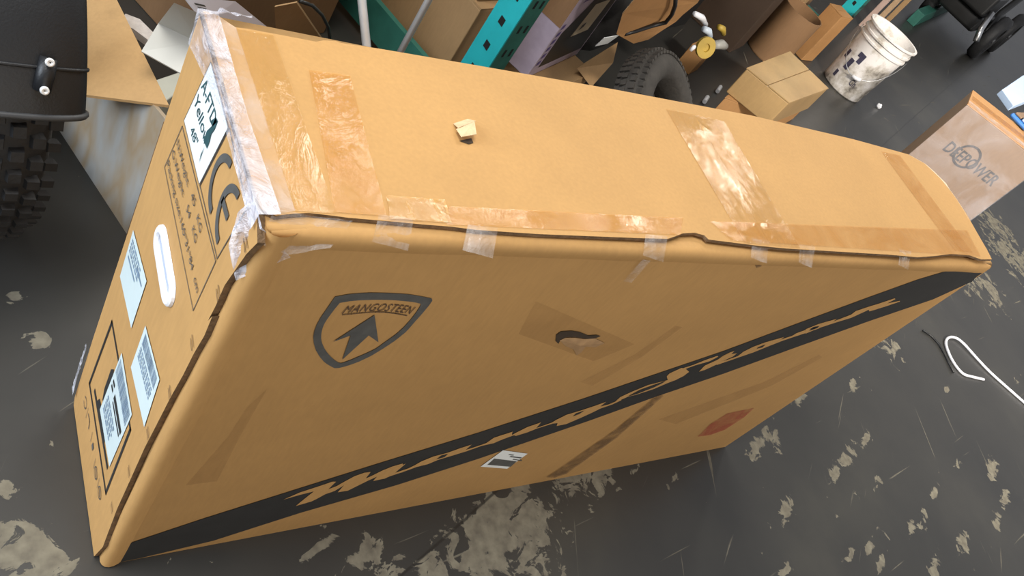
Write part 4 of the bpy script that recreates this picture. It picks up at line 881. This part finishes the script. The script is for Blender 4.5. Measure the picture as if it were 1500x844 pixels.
# planks and next bay behind the bucket
for k, (p, m, lb) in enumerate((((5.4568,2.9224), m_pink, 'pinkish plank, left one of the three standing behind the bucket'), ((5.7430,3.0229), m_wood, 'pale wooden plank, middle one of three behind the bucket'), ((6.0189,3.1214), m_tan2, 'tan plank, right one of the three standing behind the bucket'))):
    mb = MB(); mb.box(-.05, .05, -.02, .02, 0, 1.0); o = mb.build('plank', m, bevel=.003); o.location = (*p, 0); o.rotation_euler = (0, 0, .5); tag(o, lb, 'plank', 'planks behind the bucket')
mb = MB(); mb.box(-.9, .9, -.04, .04, 0, .12); o = mb.build('green_beam', m_teal_shade, bevel=.004); o.location = (*(7.4655,3.6703), 0); o.rotation_euler = (0, 0, math.radians(24)); tag(o, 'green steel beam lying on the floor left of the scooter', 'beam')

# mobility scooter at the far right
SCO = thing('kick_scooter', 'black small-wheeled scooter parked at the far right edge', 'scooter', (*(7.5489,3.1354), 0), math.radians(20))
def wheel(x, y, r, wd, nm='wheel'):
    mb = MB(); mb.lathe([(r*.62, -wd/2), (r*.9, -wd/2), (r, -wd*.3), (r, wd*.3), (r*.9, wd/2), (r*.62, wd/2), (r*.62, -wd/2)], 36, 0, (x, y, r), (0, 1, 0)); wo = mb.build(nm, m_rubber, SCO, smooth=True)
    mb = MB(); mb.lathe([(.001, -wd*.42), (r*.2, -wd*.42), (r*.24, -wd*.3), (r*.64, -wd*.25), (r*.64, wd*.25), (r*.2, wd*.42), (.001, wd*.42)], 20, 0, (x, y, r), (0, 1, 0)); h = mb.build('hub', m_black, None, smooth=False); h.parent = wo
    mb = MB(); mb.lathe([(.001, -wd*.5), (.022, -wd*.5), (.022, -wd*.42)], 12, 0, (x, y, r), (0, 1, 0)); c_ = mb.build('hub_cap', m_steel, None); c_.parent = wo
wheel(0, 0, .21, .10); wheel(.85, 0, .21, .10); wheel(-.15, .55, .17, .10)
mb = MB(); mb.box(-.45, .75, .10, .50, .20, .34); mb.build('deck', m_black, SCO, bevel=.03)
mb = MB(); mb.box(-.55, -.05, .12, .55, .345, .55); mb.build('battery_box', m_black, SCO, bevel=.03)
mb = MB(); mb.tube([(.0, .06, .21), (.25, .12, .36), (.55, .12, .60), (.75, .2, 1.0)], .03, 10); mb.build('frame_tube', m_black, SCO, smooth=True)
mb = MB(); mb.tube([(-.5, .1, .42), (-.62, .05, .30), (-.66, .0, .22)], .025, 10); mb.build('side_rail', m_steel, SCO, smooth=True)
mb = MB(); mb.tube([(0, .06, .21), (0, .5, .21), (-.15, .55, .17)], .016, 8); mb.build('axle', m_black, SCO)
mb = MB(); mb.tube([(.85, -.05, .21), (.85, .2, .23)], .016, 8); mb.build('axle', m_black, SCO)

# ------------------------------------------------------------------ carton on the right
T0 = Vector((3.3348,1.0341,0.6500)); T0.z = 0
DX = Vector((.741, -.671, 0)).normalized(); DY = Vector((.87, .49, 0)).normalized(); DN = Vector((DX.y, -DX.x, 0))
DW, DD, DH = .448, .27, .65; dx = DX; yw = math.atan2(DX.y, DX.x)
DC = thing('shipping_carton', 'pinkish-tan film-wrapped carton with round printed logo at the right, slightly skewed', 'carton', T0)
def dm(x, y, z): return DX*x+DY*y+Vector((0, 0, z))
def dbox(x0, x1, y0, y1, z0, z1, nm, m, bevel=0):
    mb = MB(); mb.hexa([dm(x0, y0, z0), dm(x1, y0, z0), dm(x1, y1, z0), dm(x0, y1, z0)], [dm(x0, y0, z1), dm(x1, y0, z1), dm(x1, y1, z1), dm(x0, y1, z1)]); return mb.build(nm, m, DC, bevel=bevel)
dbox(0, DW, 0, DD, 0, DH-.006, 'carton_body', m_wrapbox, .005)
dbox(0, DW, 0, DD*.49, DH-.0055, DH, 'top_flap', m_tan3); dbox(0, DW, DD*.5, DD, DH-.0055, DH, 'top_flap', m_tan3)
def dface(p, d=.0012): return DX*p[0]+DN*d+Vector((0, 0, p[1]))
def dput(mb, nm, m): return mb.build(nm, m, DC, fix=False)
lg = (.235, .415)
mb = MB(); v, f = text_tris('DEEPOWER', offset=.018, spacing=1); x1 = max(p[0] for p in v)
mb.add([dface((.082+p[0]/x1*.292, .445+p[1]/.7*.052)) for p in v], f); dput(mb, 'logo_lettering', m_ink)
mb = MB()
for q in arc((.187, .482), .052, 0, 2*PI, .010, 32): mb.add([dface(p, .0014) for p in q], [(0, 1, 2, 3)])
dput(mb, 'logo_ring', m_ink)
mb = MB(); nx = 16
def wrapf(x0, x1, z0, z1, d, nm, m):
    mb = MB(); vs = []; nx, nz = 18, 14
    for i in range(nx+1):
        for j in range(nz+1):
            x = x0+(x1-x0)*i/nx; z = z0+(z1-z0)*j/nz; vs.append(dface((x, z), d+.004*abs(noise.noise(Vector((x*14, z*14, 3))))))
    mb.add(vs, [(i*(nz+1)+j, (i+1)*(nz+1)+j, (i+1)*(nz+1)+j+1, i*(nz+1)+j+1) for i in range(nx) for j in range(nz)]); return mb.build(nm, m, DC, smooth=True, fix=False)
m_wrapfilm = film('stretch_wrap', (.78, .74, .76), .30, .12, 5, (1, 1, 1), .42, .7, .5)
wrapf(0, DW, .01, DH, .003, 'stretch_wrap', m_wrapfilm)
dbox(.01, DW-.01, DD*.5-.035, DD*.5+.035, DH+.0005, DH+.0012, 'tape', m_tape); dbox(0, DW, 0, .05, DH+.0018, DH+.003, 'wrap_fold', m_film_thin)
# things on it
ex = Vector((dx.x, dx.y, 0)); ey = Vector((-dx.y, dx.x, 0))
p = [Vector(q) for q in ((3.7924,1.0741,0.6600), (3.8418,1.1904,0.6600), (4.4888,1.4378,0.6600), (4.4104,1.2642,0.6600))]
mb = MB(); mb.hexa([Vector((q.x, q.y, DH+.004)) for q in p], [Vector((q.x, q.y, DH+.035)) for q in p]); tag(mb.build('pale_blue_box', m_skyblue, bevel=.003), 'pale blue flat box lying on the film-wrapped carton', 'box')
BT = thing('blue_tray', 'clear-topped blue plastic tray beside the pale blue box on the carton', 'tray', (*(3.8452,1.0013), DH+.004), yw+.9)
mb = MB(); mb.box(-.10, .10, -.05, .05, 0, .02); mb.build('tray_base', m_blue, BT, bevel=.008)
mb = MB(); mb.box(-.094, .094, -.044, .0, .021, .04); mb.build('tray_lid', m_skyblue, BT, bevel=.006)
mb = MB(); mb.box(-.09, .09, .006, .042, .021, .032); mb.build('tray_window', m_wrapbox, BT, bevel=.004)

# ------------------------------------------------------------------ small things on the floor
mb = MB(); pts = [(3.6298,-0.0936,0.0060),(3.5586,0.0069,0.0060),(3.4926,0.1030,0.0070),(3.4611,0.1766,0.0080),(3.4364,0.2427,0.0100),(3.4089,0.2755,0.0100),(3.3592,0.2854,0.0090),(3.3041,0.2712,0.0080),(3.2661,0.2362,0.0070),(3.2380,0.1716,0.0060),(3.2487,0.1150,0.0060),(3.3087,0.0941,0.0060),(3.3917,0.0743,0.0060)]
pp = [Vector(p) for p in pts]; sm = []
for i in range(len(pp)-1):
    a, b, c, d = pp[max(0, i-1)], pp[i], pp[i+1], pp[min(len(pp)-1, i+2)]
    for k in range(4):
        t_ = k/4; sm.append(.5*((2*b)+(-a+c)*t_+(2*a-5*b+4*c-d)*t_*t_+(-a+3*b-3*c+d)*t_**3))
sm.append(pp[-1]); mb.tube(sm, .0058, 8); tag(mb.build('white_strap', m_strap, smooth=True), 'bent white plastic strap lying on the floor at right', 'strap')
mb = MB(); pts = [(3.1757,0.3300,0.0050),(3.2120,0.3012,0.0050),(3.2279,0.2564,0.0050),(3.2126,0.2070,0.0050),(3.1819,0.1238,0.0050)]; mb.tube(pts, .0042, 8); tag(mb.build('black_cable', m_black, smooth=True), 'short black cable on the floor beside the white strap', 'cable')
for k, (p, lb) in enumerate((((4.5547,1.9048), 'tiny white foam crumb alone on the floor below the bucket'), ((4.7059,2.1716), 'white tape scrap on the floor against the bucket'))):
    mb = MB(); r = .016
    bm = bmesh.new(); bmesh.ops.create_icosphere(bm, subdivisions=2, radius=r)
    for v in bm.verts: v.co *= 1+.3*noise.noise(v.co*90)
    mz = min(v.co.z for v in bm.verts)
    for v in bm.verts: v.co.z = (v.co.z-mz)
    me = bpy.data.meshes.new('foam_crumb'); bm.to_mesh(me); bm.free(); me.materials.append(m_plastic_white); o = bpy.data.objects.new('foam_crumb', me); COL.objects.link(o); o.location = (*p, 0); tag(o, lb, 'crumb')
